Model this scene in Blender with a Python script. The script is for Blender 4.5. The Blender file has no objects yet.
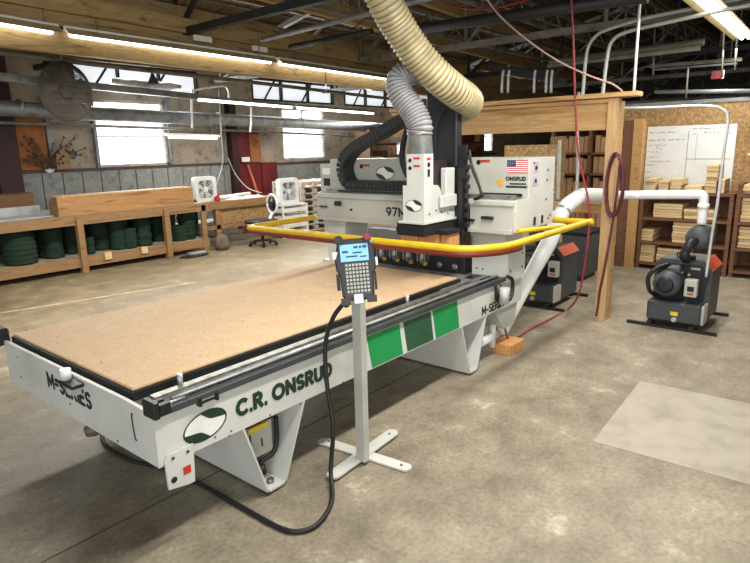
import bpy, math, random
from mathutils import Vector, Matrix
random.seed(7)
C = bpy.context.scene.collection
PI = math.pi
# ---------------------------------------------------------------- camera model (750x563)
FPX, YAW, PITCH, ROLL, H = 589.4, 0.69126924, 0.22409221, -0.0225361, 1.9
_F = Vector((math.cos(YAW)*math.cos(PITCH), math.sin(YAW)*math.cos(PITCH), -math.sin(PITCH)))
_r = Vector((math.sin(YAW), -math.cos(YAW), 0)); _u = _r.cross(_F)
RR = math.cos(ROLL)*_r + math.sin(ROLL)*_u; UU = -math.sin(ROLL)*_r + math.cos(ROLL)*_u
CAM = Vector((0, 0, H))
def at(x, y, X=None, Y=None, Z=None):
    """point of the place seen at photo position x,y lying on the real plane X=, Y= or Z="""
    d = _F + RR*((x-375)/FPX) - UU*((y-281.5)/FPX)
    if X is not None: return CAM + d*(X/d.x)
    if Y is not None: return CAM + d*(Y/d.y)
    return CAM + d*((Z-H)/d.z)
# ---------------------------------------------------------------- materials
MATS = {}
def newmat(name):
    m = bpy.data.materials.new(name); m.use_nodes = True
    nt = m.node_tree; b = nt.nodes['Principled BSDF']; MATS[name] = m
    return m, nt, b
def lin(c):
    return tuple(((v/255)/12.92 if v/255 <= .04045 else ((v/255+.055)/1.055)**2.4) for v in c)+(1,)
def N(nt, t, **kw):
    n = nt.nodes.new(t)
    for k, v in kw.items():
        if k in n.inputs: n.inputs[k].default_value = v
        else: setattr(n, k, v)
    return n
def coords(nt, scale=(1,1,1), world=False):
    if world:
        g = N(nt, 'ShaderNodeNewGeometry'); out = g.outputs['Position']
    else:
        g = N(nt, 'ShaderNodeTexCoord'); out = g.outputs['Object']
    mp = N(nt, 'ShaderNodeMapping'); mp.inputs['Scale'].default_value = scale
    nt.links.new(out, mp.inputs['Vector']); return mp.outputs['Vector']
def ramp(nt, fac, stops):
    r = N(nt, 'ShaderNodeValToRGB'); e = r.color_ramp.elements
    while len(e) < len(stops): e.new(.5)
    for i, (p, c) in enumerate(stops): e[i].position = p; e[i].color = lin(c)
    nt.links.new(fac, r.inputs['Fac']); return r.outputs['Color']
def plain(name, c, rough=.5, metal=0, var=.12, scale=6, bump=0, spec=.5):
    m, nt, b = newmat(name)
    v = coords(nt); n = N(nt, 'ShaderNodeTexNoise', Scale=scale, Detail=4.0)
    nt.links.new(v, n.inputs['Vector'])
    d = tuple(max(0, x*(1-var)) for x in c); l = tuple(min(255, x*(1+var*.5)) for x in c)
    col = ramp(nt, n.outputs['Fac'], [(.3, d), (.5, c), (.75, l)])
    nt.links.new(col, b.inputs['Base Color'])
    b.inputs['Roughness'].default_value = rough; b.inputs['Metallic'].default_value = metal
    b.inputs['Specular IOR Level'].default_value = spec
    if bump:
        bp = N(nt, 'ShaderNodeBump', Strength=bump, Distance=.01); nt.links.new(n.outputs['Fac'], bp.inputs['Height'])
        nt.links.new(bp.outputs['Normal'], b.inputs['Normal'])
    return m
def wood(name, c, c2, axis=0, rough=.65, s=1.0):
    m, nt, b = newmat(name)
    sc = [14*s]*3; sc[axis] = 1.0*s
    v = coords(nt, tuple(sc)); n = N(nt, 'ShaderNodeTexNoise', Scale=1.6, Detail=6.0, Distortion=1.2)
    nt.links.new(v, n.inputs['Vector'])
    col = ramp(nt, n.outputs['Fac'], [(.3, c2), (.48, c), (.56, tuple(x*.88 for x in c)), (.7, tuple(min(255, x*1.08) for x in c))])
    nt.links.new(col, b.inputs['Base Color']); b.inputs['Roughness'].default_value = rough
    return m
def osb(name, c, c2, c3):
    m, nt, b = newmat(name)
    v = coords(nt, (1, 1, 1)); vo = N(nt, 'ShaderNodeTexVoronoi', Scale=34.0, Randomness=1.0)
    n = N(nt, 'ShaderNodeTexNoise', Scale=9.0, Detail=5.0, Distortion=2.0)
    nt.links.new(v, n.inputs['Vector']); nt.links.new(v, vo.inputs['Vector'])
    mx = N(nt, 'ShaderNodeMix', data_type='FLOAT'); mx.inputs['Factor'].default_value = .55
    sp = N(nt, 'ShaderNodeSeparateColor'); nt.links.new(vo.outputs['Color'], sp.inputs['Color'])
    nt.links.new(n.outputs['Fac'], mx.inputs['A']); nt.links.new(sp.outputs[0], mx.inputs['B'])
    col = ramp(nt, mx.outputs['Result'], [(.2, c2), (.5, c), (.85, c3)])
    nt.links.new(col, b.inputs['Base Color']); b.inputs['Roughness'].default_value = .75
    return m
def emit(name, c, s):
    m, nt, b = newmat(name)
    b.inputs['Base Color'].default_value = lin(c)
    b.inputs['Emission Color'].default_value = lin(c); b.inputs['Emission Strength'].default_value = s
    return m

WHITE = plain('machine_white', (198, 199, 194), .42, var=.07, scale=3)
GREYW = plain('machine_grey_white', (176, 176, 167), .45, var=.08, scale=3)
BLACK = plain('black_plastic', (24, 25, 27), .45, var=.3)
DGREY = plain('dark_grey_metal', (58, 62, 64), .45, var=.15)
PUMPG = plain('pump_grey', (62, 67, 70), .5, var=.12)
PUMPD = plain('pump_dark', (26, 28, 31), .5, var=.3)
ORANGE = plain('pump_orange', (205, 84, 52), .5, var=.12)
STEEL = plain('steel', (150, 150, 146), .35, .7, var=.25, scale=20)
ALU = plain('aluminium', (176, 178, 178), .32, .5, var=.2, scale=9)
GALV = plain('galvanised', (128, 132, 132), .5, .35, var=.2)
DSTEEL = plain('roof_steel', (116, 112, 102), .6, .1, var=.3)
BSTEEL = plain('black_steel', (36, 36, 36), .6, .1, var=.3)
YELL = plain('bumper_yellow', (206, 168, 18), .45, var=.1)
MAROON = plain('bumper_maroon', (112, 36, 22), .5, var=.15)
DOORR = plain('door_maroon', (104, 24, 30), .6, var=.3, scale=3)
COLR = plain('column_maroon', (52, 18, 24), .6, var=.3, scale=3)
GREEN = plain('stripe_green', (8, 138, 72), .45, var=.06)
DGREEN = plain('stripe_dark_green', (32, 78, 54), .45, var=.06)
LGREEN = plain('logo_dark_green', (24, 52, 36), .45, var=.1)
ROLLG = plain('roll_green', (17, 42, 28), .9, var=.35, scale=18, bump=.5)
CONDM = plain('conduit_pale', (190, 192, 188), .4, .2, var=.1)
PVC = plain('pvc_white', (226, 228, 226), .35, var=.05)
REDH = plain('red_hose', (150, 44, 52), .5, var=.15)
DREDH = plain('dark_red_hose', (86, 34, 40), .5, var=.15)
RUB = plain('black_rubber', (15, 15, 16), .55, var=.3)
PLY = wood('light_timber', (192, 158, 112), (168, 126, 80), 2)
PLYX = wood('timber_along_x', (188, 146, 92), (142, 98, 54), 0)
PLYY = wood('timber_along_y', (196, 158, 106), (150, 106, 60), 1, s=.45)
BENCHW = wood('bench_timber', (150, 116, 76), (104, 74, 44), 0)
OLDW = wood('old_beam_timber', (178, 152, 104), (112, 88, 54), 0, s=.7)
DARKW = wood('dark_shelf_timber', (112, 74, 48), (66, 40, 26), 1)
LUMB = wood('cut_lumber', (218, 192, 146), (180, 148, 100), 1, s=2)
PURW = wood('purlin_timber', (138, 114, 80), (78, 60, 42), 0)
DECKW = wood('deck', (112, 98, 78), (58, 48, 38), 1, .85, .5)
OSBM = osb('osb', (150, 118, 76), (128, 96, 58), (172, 142, 98))
OSBD = osb('osb_light', (188, 154, 104), (150, 114, 68), (214, 186, 138))
BOARD = osb('particle_board', (198, 168, 132), (184, 152, 114), (210, 184, 150))
BOARD.node_tree.nodes['Voronoi Texture'].inputs['Scale'].default_value = 160
BOARD.node_tree.nodes['Noise Texture'].inputs['Scale'].default_value = 3
WB = plain('whiteboard', (214, 218, 220), .25, var=.03)
PAPER = plain('paper_white', (228, 228, 222), .7, var=.05)
INK = plain('ink', (58, 60, 72), .6)
REDINK = plain('red_ink', (176, 92, 88), .6)
INKW = plain('print_black', (20, 22, 22), .5)
FLAGR = plain('flag_red', (178, 40, 52), .5); FLAGB = plain('flag_blue', (38, 46, 84), .5)
GOLD = plain('gold_seal', (206, 152, 52), .5, var=.2)
LABR = plain('label_red', (186, 44, 40), .5)
SCRW = plain('screw', (60, 62, 62), .4, .4)
GREENB = plain('green_box', (18, 128, 62), .5)
YLAB = plain('yellow_label', (216, 190, 40), .5)
DOGREY = plain('wall_panel_white', (186, 182, 172), .8, var=.35, scale=4)
BRUSH = plain('brush_black', (16, 16, 17), .9, var=.4, scale=60, bump=.4)
TRANSP = plain('hose_clear_grey', (150, 150, 152), .25, .2, var=.15, spec=.8)
BLOCKW = wood('pine_block', (208, 152, 94), (150, 92, 48), 2, s=1.4)
GLASSG = emit('screen_blue', (104, 158, 206), .9)
SCRD = plain('screen_dark', (40, 62, 92), .4)
TUBE = emit('fluorescent_tube', (255, 250, 236), 4.5)
TUBE2 = emit('fluorescent_tube_far', (255, 252, 244), 4)
PANE = emit('daylight_pane', (246, 250, 255), 2.6)
SKYL = emit('skylight_pane', (235, 242, 250), .75)
PLASTIC = plain('hazy_plastic', (176, 178, 176), .4, var=.3, scale=5, bump=.6)
DIRT = plain('sawdust', (150, 128, 96), .9, var=.2)

def hose_mat(name, c1, c2, n):
    """ribbed hose: rib colour follows the real ribs via UV-free noise on tube mesh (two materials used instead)"""
    return plain(name, c1, .35, var=.12)
HOSEY = plain('hose_cream', (166, 156, 122), .38, var=.14, scale=8)
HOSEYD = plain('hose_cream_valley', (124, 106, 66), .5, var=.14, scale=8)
HOSEG = plain('hose_grey', (142, 142, 145), .32, var=.12, scale=8)
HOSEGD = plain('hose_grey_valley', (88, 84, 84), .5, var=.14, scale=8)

def floor_mat():
    m, nt, b = newmat('shop_concrete')
    v = coords(nt, world=True)
    n1 = N(nt, 'ShaderNodeTexNoise', Scale=.55, Detail=8.0, Roughness=.62, Distortion=.6)
    n2 = N(nt, 'ShaderNodeTexNoise', Scale=3.2, Detail=9.0, Roughness=.72)
    n3 = N(nt, 'ShaderNodeTexNoise', Scale=38.0, Detail=4.0)
    for n in (n1, n2, n3): nt.links.new(v, n.inputs['Vector'])
    c1 = ramp(nt, n1.outputs['Fac'], [(.34, (106, 97, 82)), (.5, (143, 133, 114)), (.66, (174, 164, 144))])
    c2 = ramp(nt, n2.outputs['Fac'], [(.36, (102, 93, 78)), (.5, (145, 135, 116)), (.6, (168, 158, 138)), (.67, (218, 209, 190))])
    mx = N(nt, 'ShaderNodeMix', data_type='RGBA'); mx.inputs['Factor'].default_value = .5
    nt.links.new(c1, mx.inputs['A']); nt.links.new(c2, mx.inputs['B'])
    c3 = ramp(nt, n3.outputs['Fac'], [(.3, (205, 205, 205)), (.6, (255, 255, 255))])
    m2 = N(nt, 'ShaderNodeMix', data_type='RGBA', blend_type='MULTIPLY'); m2.inputs['Factor'].default_value = .7
    nt.links.new(mx.outputs['Result'], m2.inputs['A']); nt.links.new(c3, m2.inputs['B'])
    # yellower dustier aisle toward the benches (Y > 4.6)
    sp = N(nt, 'ShaderNodeSeparateXYZ'); nt.links.new(v, sp.inputs['Vector'])
    mr = N(nt, 'ShaderNodeMapRange'); mr.inputs['From Min'].default_value = 4.6; mr.inputs['From Max'].default_value = 7.5
    nt.links.new(sp.outputs['Y'], mr.inputs['Value'])
    m3 = N(nt, 'ShaderNodeMix', data_type='RGBA', blend_type='MULTIPLY'); nt.links.new(mr.outputs['Result'], m3.inputs['Factor'])
    nt.links.new(m2.outputs['Result'], m3.inputs['A']); m3.inputs['B'].default_value = (.88, .80, .66, 1)
    nt.links.new(m3.outputs['Result'], b.inputs['Base Color'])
    rr = N(nt, 'ShaderNodeMapRange'); rr.inputs['To Min'].default_value = .42; rr.inputs['To Max'].default_value = .75
    nt.links.new(n2.outputs['Fac'], rr.inputs['Value']); nt.links.new(rr.outputs['Result'], b.inputs['Roughness'])
    bp = N(nt, 'ShaderNodeBump', Strength=.25, Distance=.01); nt.links.new(n2.outputs['Fac'], bp.inputs['Height'])
    nt.links.new(bp.outputs['Normal'], b.inputs['Normal'])
    return m
FLOOR = floor_mat()
PATCH = plain('concrete_patch', (164, 156, 142), .7, var=.1, scale=5)
LINEP = plain('old_floor_line', (176, 164, 138), .8, var=.3, scale=8)
JOINT = plain('floor_joint', (62, 52, 42), .9)
def wallpanel(name, base, dark, sc):
    m, nt, b = newmat(name)
    v = coords(nt, world=True); n = N(nt, 'ShaderNodeTexNoise', Scale=sc, Detail=9.0, Roughness=.75)
    nt.links.new(v, n.inputs['Vector'])
    col = ramp(nt, n.outputs['Fac'], [(.34, dark), (.46, base), (.6, tuple(min(255, x*1.1) for x in base))])
    nt.links.new(col, b.inputs['Base Color']); b.inputs['Roughness'].default_value = .8
    return m
WALLP = wallpanel('peeling_wall', (150, 140, 126), (74, 56, 44), 2.5)
WALLG = wallpanel('grey_metal_panel', (128, 130, 128), (96, 98, 97), 9)
WALLO = wallpanel('orange_ply_panel', (150, 92, 52), (96, 58, 34), 2)
WALLD = wallpanel('dark_back_wall', (74, 68, 60), (40, 36, 32), 1)

# ---------------------------------------------------------------- mesh builder
class MB:
    def __init__(s): s.v = []; s.f = []; s.mi = []; s.sm = []
    def add(s, vs, fs, mi=0, smooth=False):
        o = len(s.v); s.v += [tuple(p) for p in vs]
        for f in fs: s.f.append([i+o for i in f]); s.mi.append(mi); s.sm.append(smooth)
        return s
    def box(s, x0, x1, y0, y1, z0, z1, mi=0):
        x0, x1 = sorted((x0, x1)); y0, y1 = sorted((y0, y1)); z0, z1 = sorted((z0, z1))
        vs = [(x, y, z) for x in (x0, x1) for y in (y0, y1) for z in (z0, z1)]
        return s.add(vs, [(0,1,3,2),(4,6,7,5),(0,4,5,1),(2,3,7,6),(0,2,6,4),(1,5,7,3)], mi)
    def bbox(s, x0, x1, y0, y1, z0, z1, r=.01, mi=0):
        """bevelled box (chamfer r on every edge)"""
        x0, x1 = sorted((x0, x1)); y0, y1 = sorted((y0, y1)); z0, z1 = sorted((z0, z1))
        r = min(r, (x1-x0)/2.1, (y1-y0)/2.1, (z1-z0)/2.1)
        A = [(x0, x1), (y0, y1), (z0, z1)]; vs = []; idx = {}
        for i in range(8):
            sg = [(i >> k) & 1 for k in range(3)]
            for ax in range(3):
                p = []
                for k in range(3):
                    lo, hi = A[k]; base = hi if sg[k] else lo
                    if k != ax: base += -r if sg[k] else r
                    p.append(base)
                idx[(tuple(sg), ax)] = len(vs); vs.append(p)
        fs = []
        for ax in range(3):
            o = [k for k in range(3) if k != ax]
            for sd in (0, 1):
                q = []
                for a, b_ in ((0,0),(1,0),(1,1),(0,1)):
                    sg = [0,0,0]; sg[ax] = sd; sg[o[0]] = a; sg[o[1]] = b_; q.append(idx[(tuple(sg), ax)])
                fs.append(q)
        for ax in range(3):   # edges parallel to ax
            o = [k for k in range(3) if k != ax]
            for a in (0, 1):
                for b_ in (0, 1):
                    q = []
                    for e, w in ((0, o[0]), (1, o[0]), (1, o[1]), (0, o[1])):
                        sg = [0,0,0]; sg[ax] = e; sg[o[0]] = a; sg[o[1]] = b_; q.append(idx[(tuple(sg), w)])
                    fs.append(q)
        for i in range(8):
            sg = tuple((i >> k) & 1 for k in range(3)); fs.append([idx[(sg, a)] for a in range(3)])
        return s.add(vs, fs, mi)
    def prism(s, pts, d, mi=0):
        """closed outline pts extruded by vector d"""
        n = len(pts); d = Vector(d); a = [Vector(p) for p in pts]
        return s.add(a+[p+d for p in a], [list(range(n))[::-1], list(range(n, 2*n))]+[(i, (i+1) % n, (i+1) % n+n, i+n) for i in range(n)], mi)
    def rod(s, a, b, r, n=10, r2=None, mi=0):
        a = Vector(a); b = Vector(b); d = (b-a).normalized(); r2 = r if r2 is None else r2
        t = Vector((0, 0, 1)) if abs(d.z) < .9 else Vector((1, 0, 0)); u = d.cross(t).normalized(); w = d.cross(u)
        vs = []
        for p, q in ((a, r), (b, r2)):
            for i in range(n):
                an = 2*PI*i/n; vs.append(p+(u*math.cos(an)+w*math.sin(an))*q)
        o = len(s.v)
        s.add(vs, [(i, (i+1) % n, (i+1) % n+n, i+n) for i in range(n)], mi, True)
        s.f += [[o+i for i in range(n)][::-1], [o+n+i for i in range(n)]]; s.mi += [mi, mi]; s.sm += [False, False]
        return s
    def beam(s, a, b, w, h, mi=0):
        """rectangular bar from a to b, w horizontal, h vertical-ish"""
        a = Vector(a); b = Vector(b); d = (b-a).normalized()
        t = Vector((0, 0, 1)) if abs(d.z) < .95 else Vector((1, 0, 0)); u = d.cross(t).normalized()*w/2; v = u.normalized().cross(d)*h/2
        vs = [p+i*u+j*v for p in (a, b) for i, j in ((-1,-1),(1,-1),(1,1),(-1,1))]
        return s.add(vs, [(3,2,1,0),(4,5,6,7),(0,1,5,4),(1,2,6,5),(2,3,7,6),(3,0,4,7)], mi)
    def tube(s, pts, r, n=10, mi=0, cap=True, radii=None, mif=None):
        P = [Vector(p) for p in pts]; m = len(P); up = None; vs = []
        for i, p in enumerate(P):
            d = (P[min(i+1, m-1)]-P[max(i-1, 0)]).normalized()
            if up is None:
                t = Vector((0, 0, 1)) if abs(d.z) < .9 else Vector((1, 0, 0)); up = d.cross(t).normalized()
            up = (up-d*up.dot(d)).normalized(); w = d.cross(up); q = radii[i] if radii else r
            for k in range(n):
                an = 2*PI*k/n; vs.append(p+(up*math.cos(an)+w*math.sin(an))*q)
        o = len(s.v); s.v += [tuple(x) for x in vs]
        for i in range(m-1):
            for k in range(n):
                s.f.append([o+i*n+k, o+i*n+(k+1) % n, o+(i+1)*n+(k+1) % n, o+(i+1)*n+k]); s.mi.append(mif(i) if mif else mi); s.sm.append(True)
        if cap:
            s.f += [[o+k for k in range(n)][::-1], [o+(m-1)*n+k for k in range(n)]]; s.mi += [mi, mi]; s.sm += [False, False]
        return s
    def lathe(s, c, prof, n=24, axis='z', mi=0):
        c = Vector(c); vs = []
        for (q, h) in prof:
            for k in range(n):
                a = 2*PI*k/n; x, y = q*math.cos(a), q*math.sin(a)
                vs.append(c+Vector({'z': (x, y, h), 'x': (h, x, y), 'y': (x, h, y)}[axis]))
        m = len(prof); fs = []
        for i in range(m-1):
            for k in range(n): fs.append((i*n+k, i*n+(k+1) % n, (i+1)*n+(k+1) % n, (i+1)*n+k))
        o = len(s.v); s.add(vs, fs, mi, True)
        if prof[0][0] > 1e-4: s.f.append([o+k for k in range(n)][::-1]); s.mi.append(mi); s.sm.append(False)
        if prof[-1][0] > 1e-4: s.f.append([o+(m-1)*n+k for k in range(n)]); s.mi.append(mi); s.sm.append(False)
        return s
    def rot(s, M, c=(0,0,0)):
        c = Vector(c); s.v = [tuple(M @ (Vector(p)-c)+c) for p in s.v]; return s

def wpos(o):
    p = Vector((0, 0, 0))
    while o is not None: p += o.location; o = o.parent
    return p
def build(name, mb, mats, parent=None, origin=None, label=None):
    mats = mats if isinstance(mats, (list, tuple)) else [mats]
    if parent is not None: off = wpos(parent)
    elif origin is not None: off = Vector(origin)
    else:
        xs = [p[0] for p in mb.v]; ys = [p[1] for p in mb.v]; zs = [p[2] for p in mb.v]
        off = Vector(((min(xs)+max(xs))/2, (min(ys)+max(ys))/2, min(zs)))
    me = bpy.data.meshes.new(name)
    me.from_pydata([tuple(Vector(p)-off) for p in mb.v], [], mb.f)
    for m in mats: me.materials.append(m)
    for i, p in enumerate(me.polygons): p.material_index = mb.mi[i]; p.use_smooth = mb.sm[i]
    me.validate(); me.update()
    import bmesh
    bm = bmesh.new(); bm.from_mesh(me); bmesh.ops.recalc_face_normals(bm, faces=bm.faces); bm.to_mesh(me); bm.free()
    o = bpy.data.objects.new(name, me); C.objects.link(o)
    if parent is not None: o.parent = parent
    else: o.location = off
    if label: o['label'] = label
    return o
def tag(o, label, cat, group=None, kind=None):
    o['label'] = label; o['category'] = cat
    if group: o['group'] = group
    if kind: o['kind'] = kind
    return o
def thing(name, label, cat, loc, group=None):
    o = bpy.data.objects.new(name, None); C.objects.link(o); o.location = loc; o.empty_display_size = .1
    return tag(o, label, cat, group)
def struct(name, mb, mats, parent=None):
    o = build(name, mb, mats, parent, origin=(0,0,0) if parent is None else None)
    if parent is None: o['kind'] = 'structure'
    return o
def copy_tree(o, parent=None):
    c = o.copy(); C.objects.link(c)
    if parent is not None: c.parent = parent
    for ch in list(o.children): copy_tree(ch, c)
    return c
def smooth_path(pts, n=8):
    P = [Vector(p) for p in pts]; out = []
    for i in range(len(P)-1):
        p0 = P[max(i-1, 0)]; p1 = P[i]; p2 = P[i+1]; p3 = P[min(i+2, len(P)-1)]
        for k in range(n):
            t = k/n
            out.append(.5*((2*p1)+(p2-p0)*t+(2*p0-5*p1+4*p2-p3)*t*t+(3*p1-p0-3*p2+p3)*t**3))
    out.append(P[-1]); return out
def resample(P, step):
    out = [P[0]]; acc = 0
    for i in range(1, len(P)):
        a, b = P[i-1], P[i]; L = (b-a).length; d = step-acc
        while d <= L: out.append(a+(b-a)*(d/L)); d += step
        acc = L-(d-step)
    return out
def arc(cx, cy, rx, ry, a0, a1, n=12):
    return [(cx+rx*math.cos(math.radians(a0+(a1-a0)*k/n)), cy+ry*math.sin(math.radians(a0+(a1-a0)*k/n))) for k in range(n+1)]
GLYPH = {   # strokes in a box of height 1, first number is the width
 'M': (.86, [[(0, 0), (0, 1), (.43, .25), (.86, 1), (.86, 0)]]), '-': (.36, [[(0, .42), (.36, .42)]]),
 'S': (.56, [arc(.28, .75, .27, .25, 35, 180)+arc(.28, .75, .27, .25, 180, 270, 6)[1:]+arc(.28, .25, .28, .25, 90, -145)[1:]]),
 'E': (.52, [[(.52, 1), (0, 1), (0, 0), (.52, 0)], [(0, .52), (.45, .52)]]), 'R': (.6, [[(0, 0), (0, 1), (.3, 1)]+arc(.3, .75, .27, .25, 90, -90)+[(0, .5)], [(.26, .5), (.6, 0)]]),
 'I': (.0, [[(0, 0), (0, 1)]]), 'C': (.74, [arc(.44, .5, .44, .5, 50, 310, 18)]), '.': (.02, [[(0, .02), (.02, .02)]]),
 'O': (.96, [arc(.48, .5, .48, .5, 0, 360, 26)]), 'N': (.7, [[(0, 0), (0, 1), (.7, 0), (.7, 1)]]),
 'U': (.66, [[(0, 1), (0, .33)]+arc(.33, .33, .33, .33, 180, 360)+[(.66, 1)]]), 'D': (.7, [[(0, 0), (0, 1), (.25, 1)]+arc(.25, .5, .45, .5, 90, -90, 16)+[(0, 0)]]),
 '9': (.56, [arc(.28, .7, .28, .3, 0, 360, 18), arc(-.02, .7, .58, .72, 0, -62, 8)]), '7': (.56, [[(0, 1), (.56, 1), (.16, 0)]]), '1': (.2, [[(0, .8), (.2, 1), (.2, 0)]]),
 '2': (.56, [arc(.28, .7, .28, .3, 170, -30, 10)+[(0, 0), (.58, 0)]]), '&': (.7, [[(.7, 0), (.15, .75)]+arc(.32, .8, .18, .2, 190, -10, 8)+[(.1, .4)]+arc(.3, .24, .26, .24, 160, 350, 8)+[(.66, .45)]]), ' ': (.02, [])}
def text(name, s, mat, parent, org, xd, yd, cap, width, stroke, label=None, depth=.002):
    """sign-writer's strokes: capital height cap, whole line as wide as width, bar thickness stroke"""
    gap = .22; xs = 0; out = []
    for c in s:
        w_, st_ = GLYPH[c]; out.append((xs, st_)); xs += w_+gap+stroke/cap*.55
    tot = xs-gap-stroke/cap*.55; sx = width/tot; org = Vector(org); xd = Vector(xd).normalized(); yd = Vector(yd).normalized(); nd = xd.cross(yd)
    mb = MB()
    k_ = 0
    for x0, st_ in out:
        runs = []
        for pl_ in st_:          # cut a stroke wherever it turns sharply
            cur = [pl_[0]]
            for i in range(1, len(pl_)):
                cur.append(pl_[i])
                if i < len(pl_)-1:
                    a_ = Vector(pl_[i])-Vector(pl_[i-1]); b_ = Vector(pl_[i+1])-Vector(pl_[i])
                    if a_.length > 1e-6 and b_.length > 1e-6 and a_.angle(b_) > math.radians(48): runs.append(cur); cur = [pl_[i]]
            runs.append(cur)
        for pl_ in runs:
            k_ += 1; dp = depth+.0002*(k_ % 4)
            P = [Vector(((x0+p[0])*sx, p[1]*(cap-stroke)+stroke/2)) for p in pl_]; n = len(P); closed = (P[0]-P[-1]).length < 1e-5 and n > 3
            Lf, Rt = [], []
            for i in range(n):
                a = P[i-1] if i else (P[-2] if closed else None); b_ = P[i+1] if i < n-1 else (P[1] if closed else None)
                d1 = (P[i]-a).normalized() if a is not None else None; d2 = (b_-P[i]).normalized() if b_ is not None else None
                d1 = d1 or d2; d2 = d2 or d1; n1 = Vector((-d1.y, d1.x)); n2 = Vector((-d2.y, d2.x)); m_ = n1+n2
                if m_.length < .3: m_ = n1
                m_.normalize(); k = min(1.6, 1/max(.3, m_.dot(n1))); q = P[i].copy()
                if not closed and i == 0: q -= d2*stroke*.35
                if not closed and i == n-1: q += d1*stroke*.35
                Lf.append(q+m_*stroke/2*k); Rt.append(q-m_*stroke/2*k)
            vs = []
            for h_ in (0, dp):
                for q in Lf+Rt: vs.append(org+xd*q.x+yd*q.y+nd*h_)
            fs = []
            for i in range(n-1):
                fs += [(i, i+1, n+i+1, n+i), (2*n+i, 3*n+i, 3*n+i+1, 2*n+i+1), (i, 2*n+i, 2*n+i+1, i+1), (n+i, n+i+1, 3*n+i+1, 3*n+i)]
            mb.add(vs, fs)
    return build(name, mb, mat, parent, label=label)
UP = (0, 0, 1)

# ================================================================ SETTING
struct('floor', MB().box(-6, 34, -9, 12.3, -.12, 0), FLOOR)
pm = MB(); pm.prism([(3.59, 1.16, .0), (4.81, 1.21, .0), (4.86, -.6, .0), (3.64, -.6, .0)], (0, 0, .003))
struct('floor', pm, PATCH)
struct('floor', MB().prism([(1.5, 8.27, 0), (4.9, 7.49, 0), (4.9, 7.53, 0), (1.5, 8.32, 0)], (0, 0, .002)), LINEP)
struct('floor', MB().box(-1, 6, 2.812, 2.818, 0, .0015).box(3.2, 6.6, -.3, -.293, 0, .0015), JOINT)
# --- left wall with windows (plane Y = 12)
WX = [(5.84, 7.42), (10.8, 12.4), (15.75, 17.35), (20.7, 22.3)]; WZ0, WZ1 = 1.62, 2.95
w = MB(); w.box(-3, 34, 12, 12.25, 0, WZ0).box(-3, 34, 12, 12.25, WZ1, 3.1).box(-3, 34, 12, 12.25, 3.65, 4.3)
xs = [-3]+[v for p in WX for v in p]+[34]
for i in range(0, len(xs), 2): w.box(xs[i], xs[i+1], 12, 12.25, WZ0, WZ1)
xs = [-3, 5.55, 8.3, 9.9, 12.8, 13.3, 16.2, 34]
for i in range(0, len(xs), 2): w.box(xs[i], xs[i+1], 12, 12.25, 3.1, 3.65)
struct('wall_left', w, WALLP)
for i, (a, b) in enumerate(WX):
    fr = MB(); t = .05
    fr.box(a, b, 12.0, 12.12, WZ0, WZ0+t).box(a, b, 12, 12.12, WZ1-t, WZ1).box(a, a+t, 12, 12.12, WZ0, WZ1).box(b-t, b, 12, 12.12, WZ0, WZ1)
    wd = struct('window_%d' % (i+1), fr, DOGREY)
    mu = MB(); mu.box(a, b, 12.03, 12.07, 2.64, 2.70)
    if i in (0, 3):
        mu.box(a, b, 12.03, 12.06, 2.22, 2.245)
        if i == 3:
            for k in (1, 2): mu.box(a+(b-a)*k/3-.015, a+(b-a)*k/3+.015, 12.03, 12.06, WZ0, WZ1)
    else: mu.box(a, b, 12.03, 12.06, 2.18, 2.21).box((a+b)/2-.02, (a+b)/2+.02, 12.03, 12.06, 2.67, WZ1)
    build('muntin', mu, DOGREY, wd); build('pane', MB().box(a+.01, b-.01, 12.085, 12.095, WZ0+.01, WZ1-.01), PANE, wd)
# wainscot of grey panels, ledge, ply infill, columns
w = MB()
x = 4.35
while x < 9.0:
    w.box(x, x+.355, 11.95, 11.995, .3, 1.56); w.box(x+.355, x+.375, 11.96, 11.995, .3, 1.55, 1); x += .375
w.box(10.5, 20, 11.95, 11.995, .3, 1.5)
struct('trim_1', w, [WALLG, BSTEEL])
struct('trim_2', MB().box(4.3, 9.1, 11.93, 11.998, 1.57, 1.62).box(10.5, 22.5, 11.93, 11.998, 1.51, 1.56), plain('ledge', (74, 58, 52), .7))
struct('trim_3', MB().box(4.36, 4.86, 11.93, 11.998, 1.63, 2.6), WALLO)
struct('trim_4', MB().box(3.95, 4.33, 11.8, 11.998, 0, 3.7).box(9.02, 9.2, 11.8, 11.998, 0, 3.0).box(-3, 3.95, 11.9, 11.99, 0, 3.7), COLR)
struct('trim_5', MB().box(5.78, 5.83, 11.9, 11.998, 1.62, 3.1).box(4.9, 5.0, 11.92, 11.998, 1.63, 3.0).box(7.43, 7.5, 11.9, 11.998, 1.62, 3.1).box(8.85, 8.93, 11.9, 11.998, 1.62, 2.9), GALV)
dr = struct('door_1', MB().box(9.2, 9.92, 11.88, 11.998, 0, 2.4).box(9.94, 10.45, 11.86, 11.998, 0, 1.58), DOORR)
struct('trim_6', MB().box(9.6, 9.92, 11.84, 11.88, 1.6, 2.28), WALLO)
# --- far wall
struct('wall_far', MB().box(30, 30.2, -9, 12.0, 0, 6), WALLD)
struct('wall_right', MB().box(8, 30, -9.2, -9, 0, 4.2), WALLD)
# --- back partition with osb (X = 9.95)
w = MB().box(9.95, 10.05, -6, 4.04, 0, 2.42)
struct('wall_back', w, OSBM)
struct('trim_7', MB().box(9.93, 10.08, -6, 4.04, 2.42, 2.47), GALV)
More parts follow.
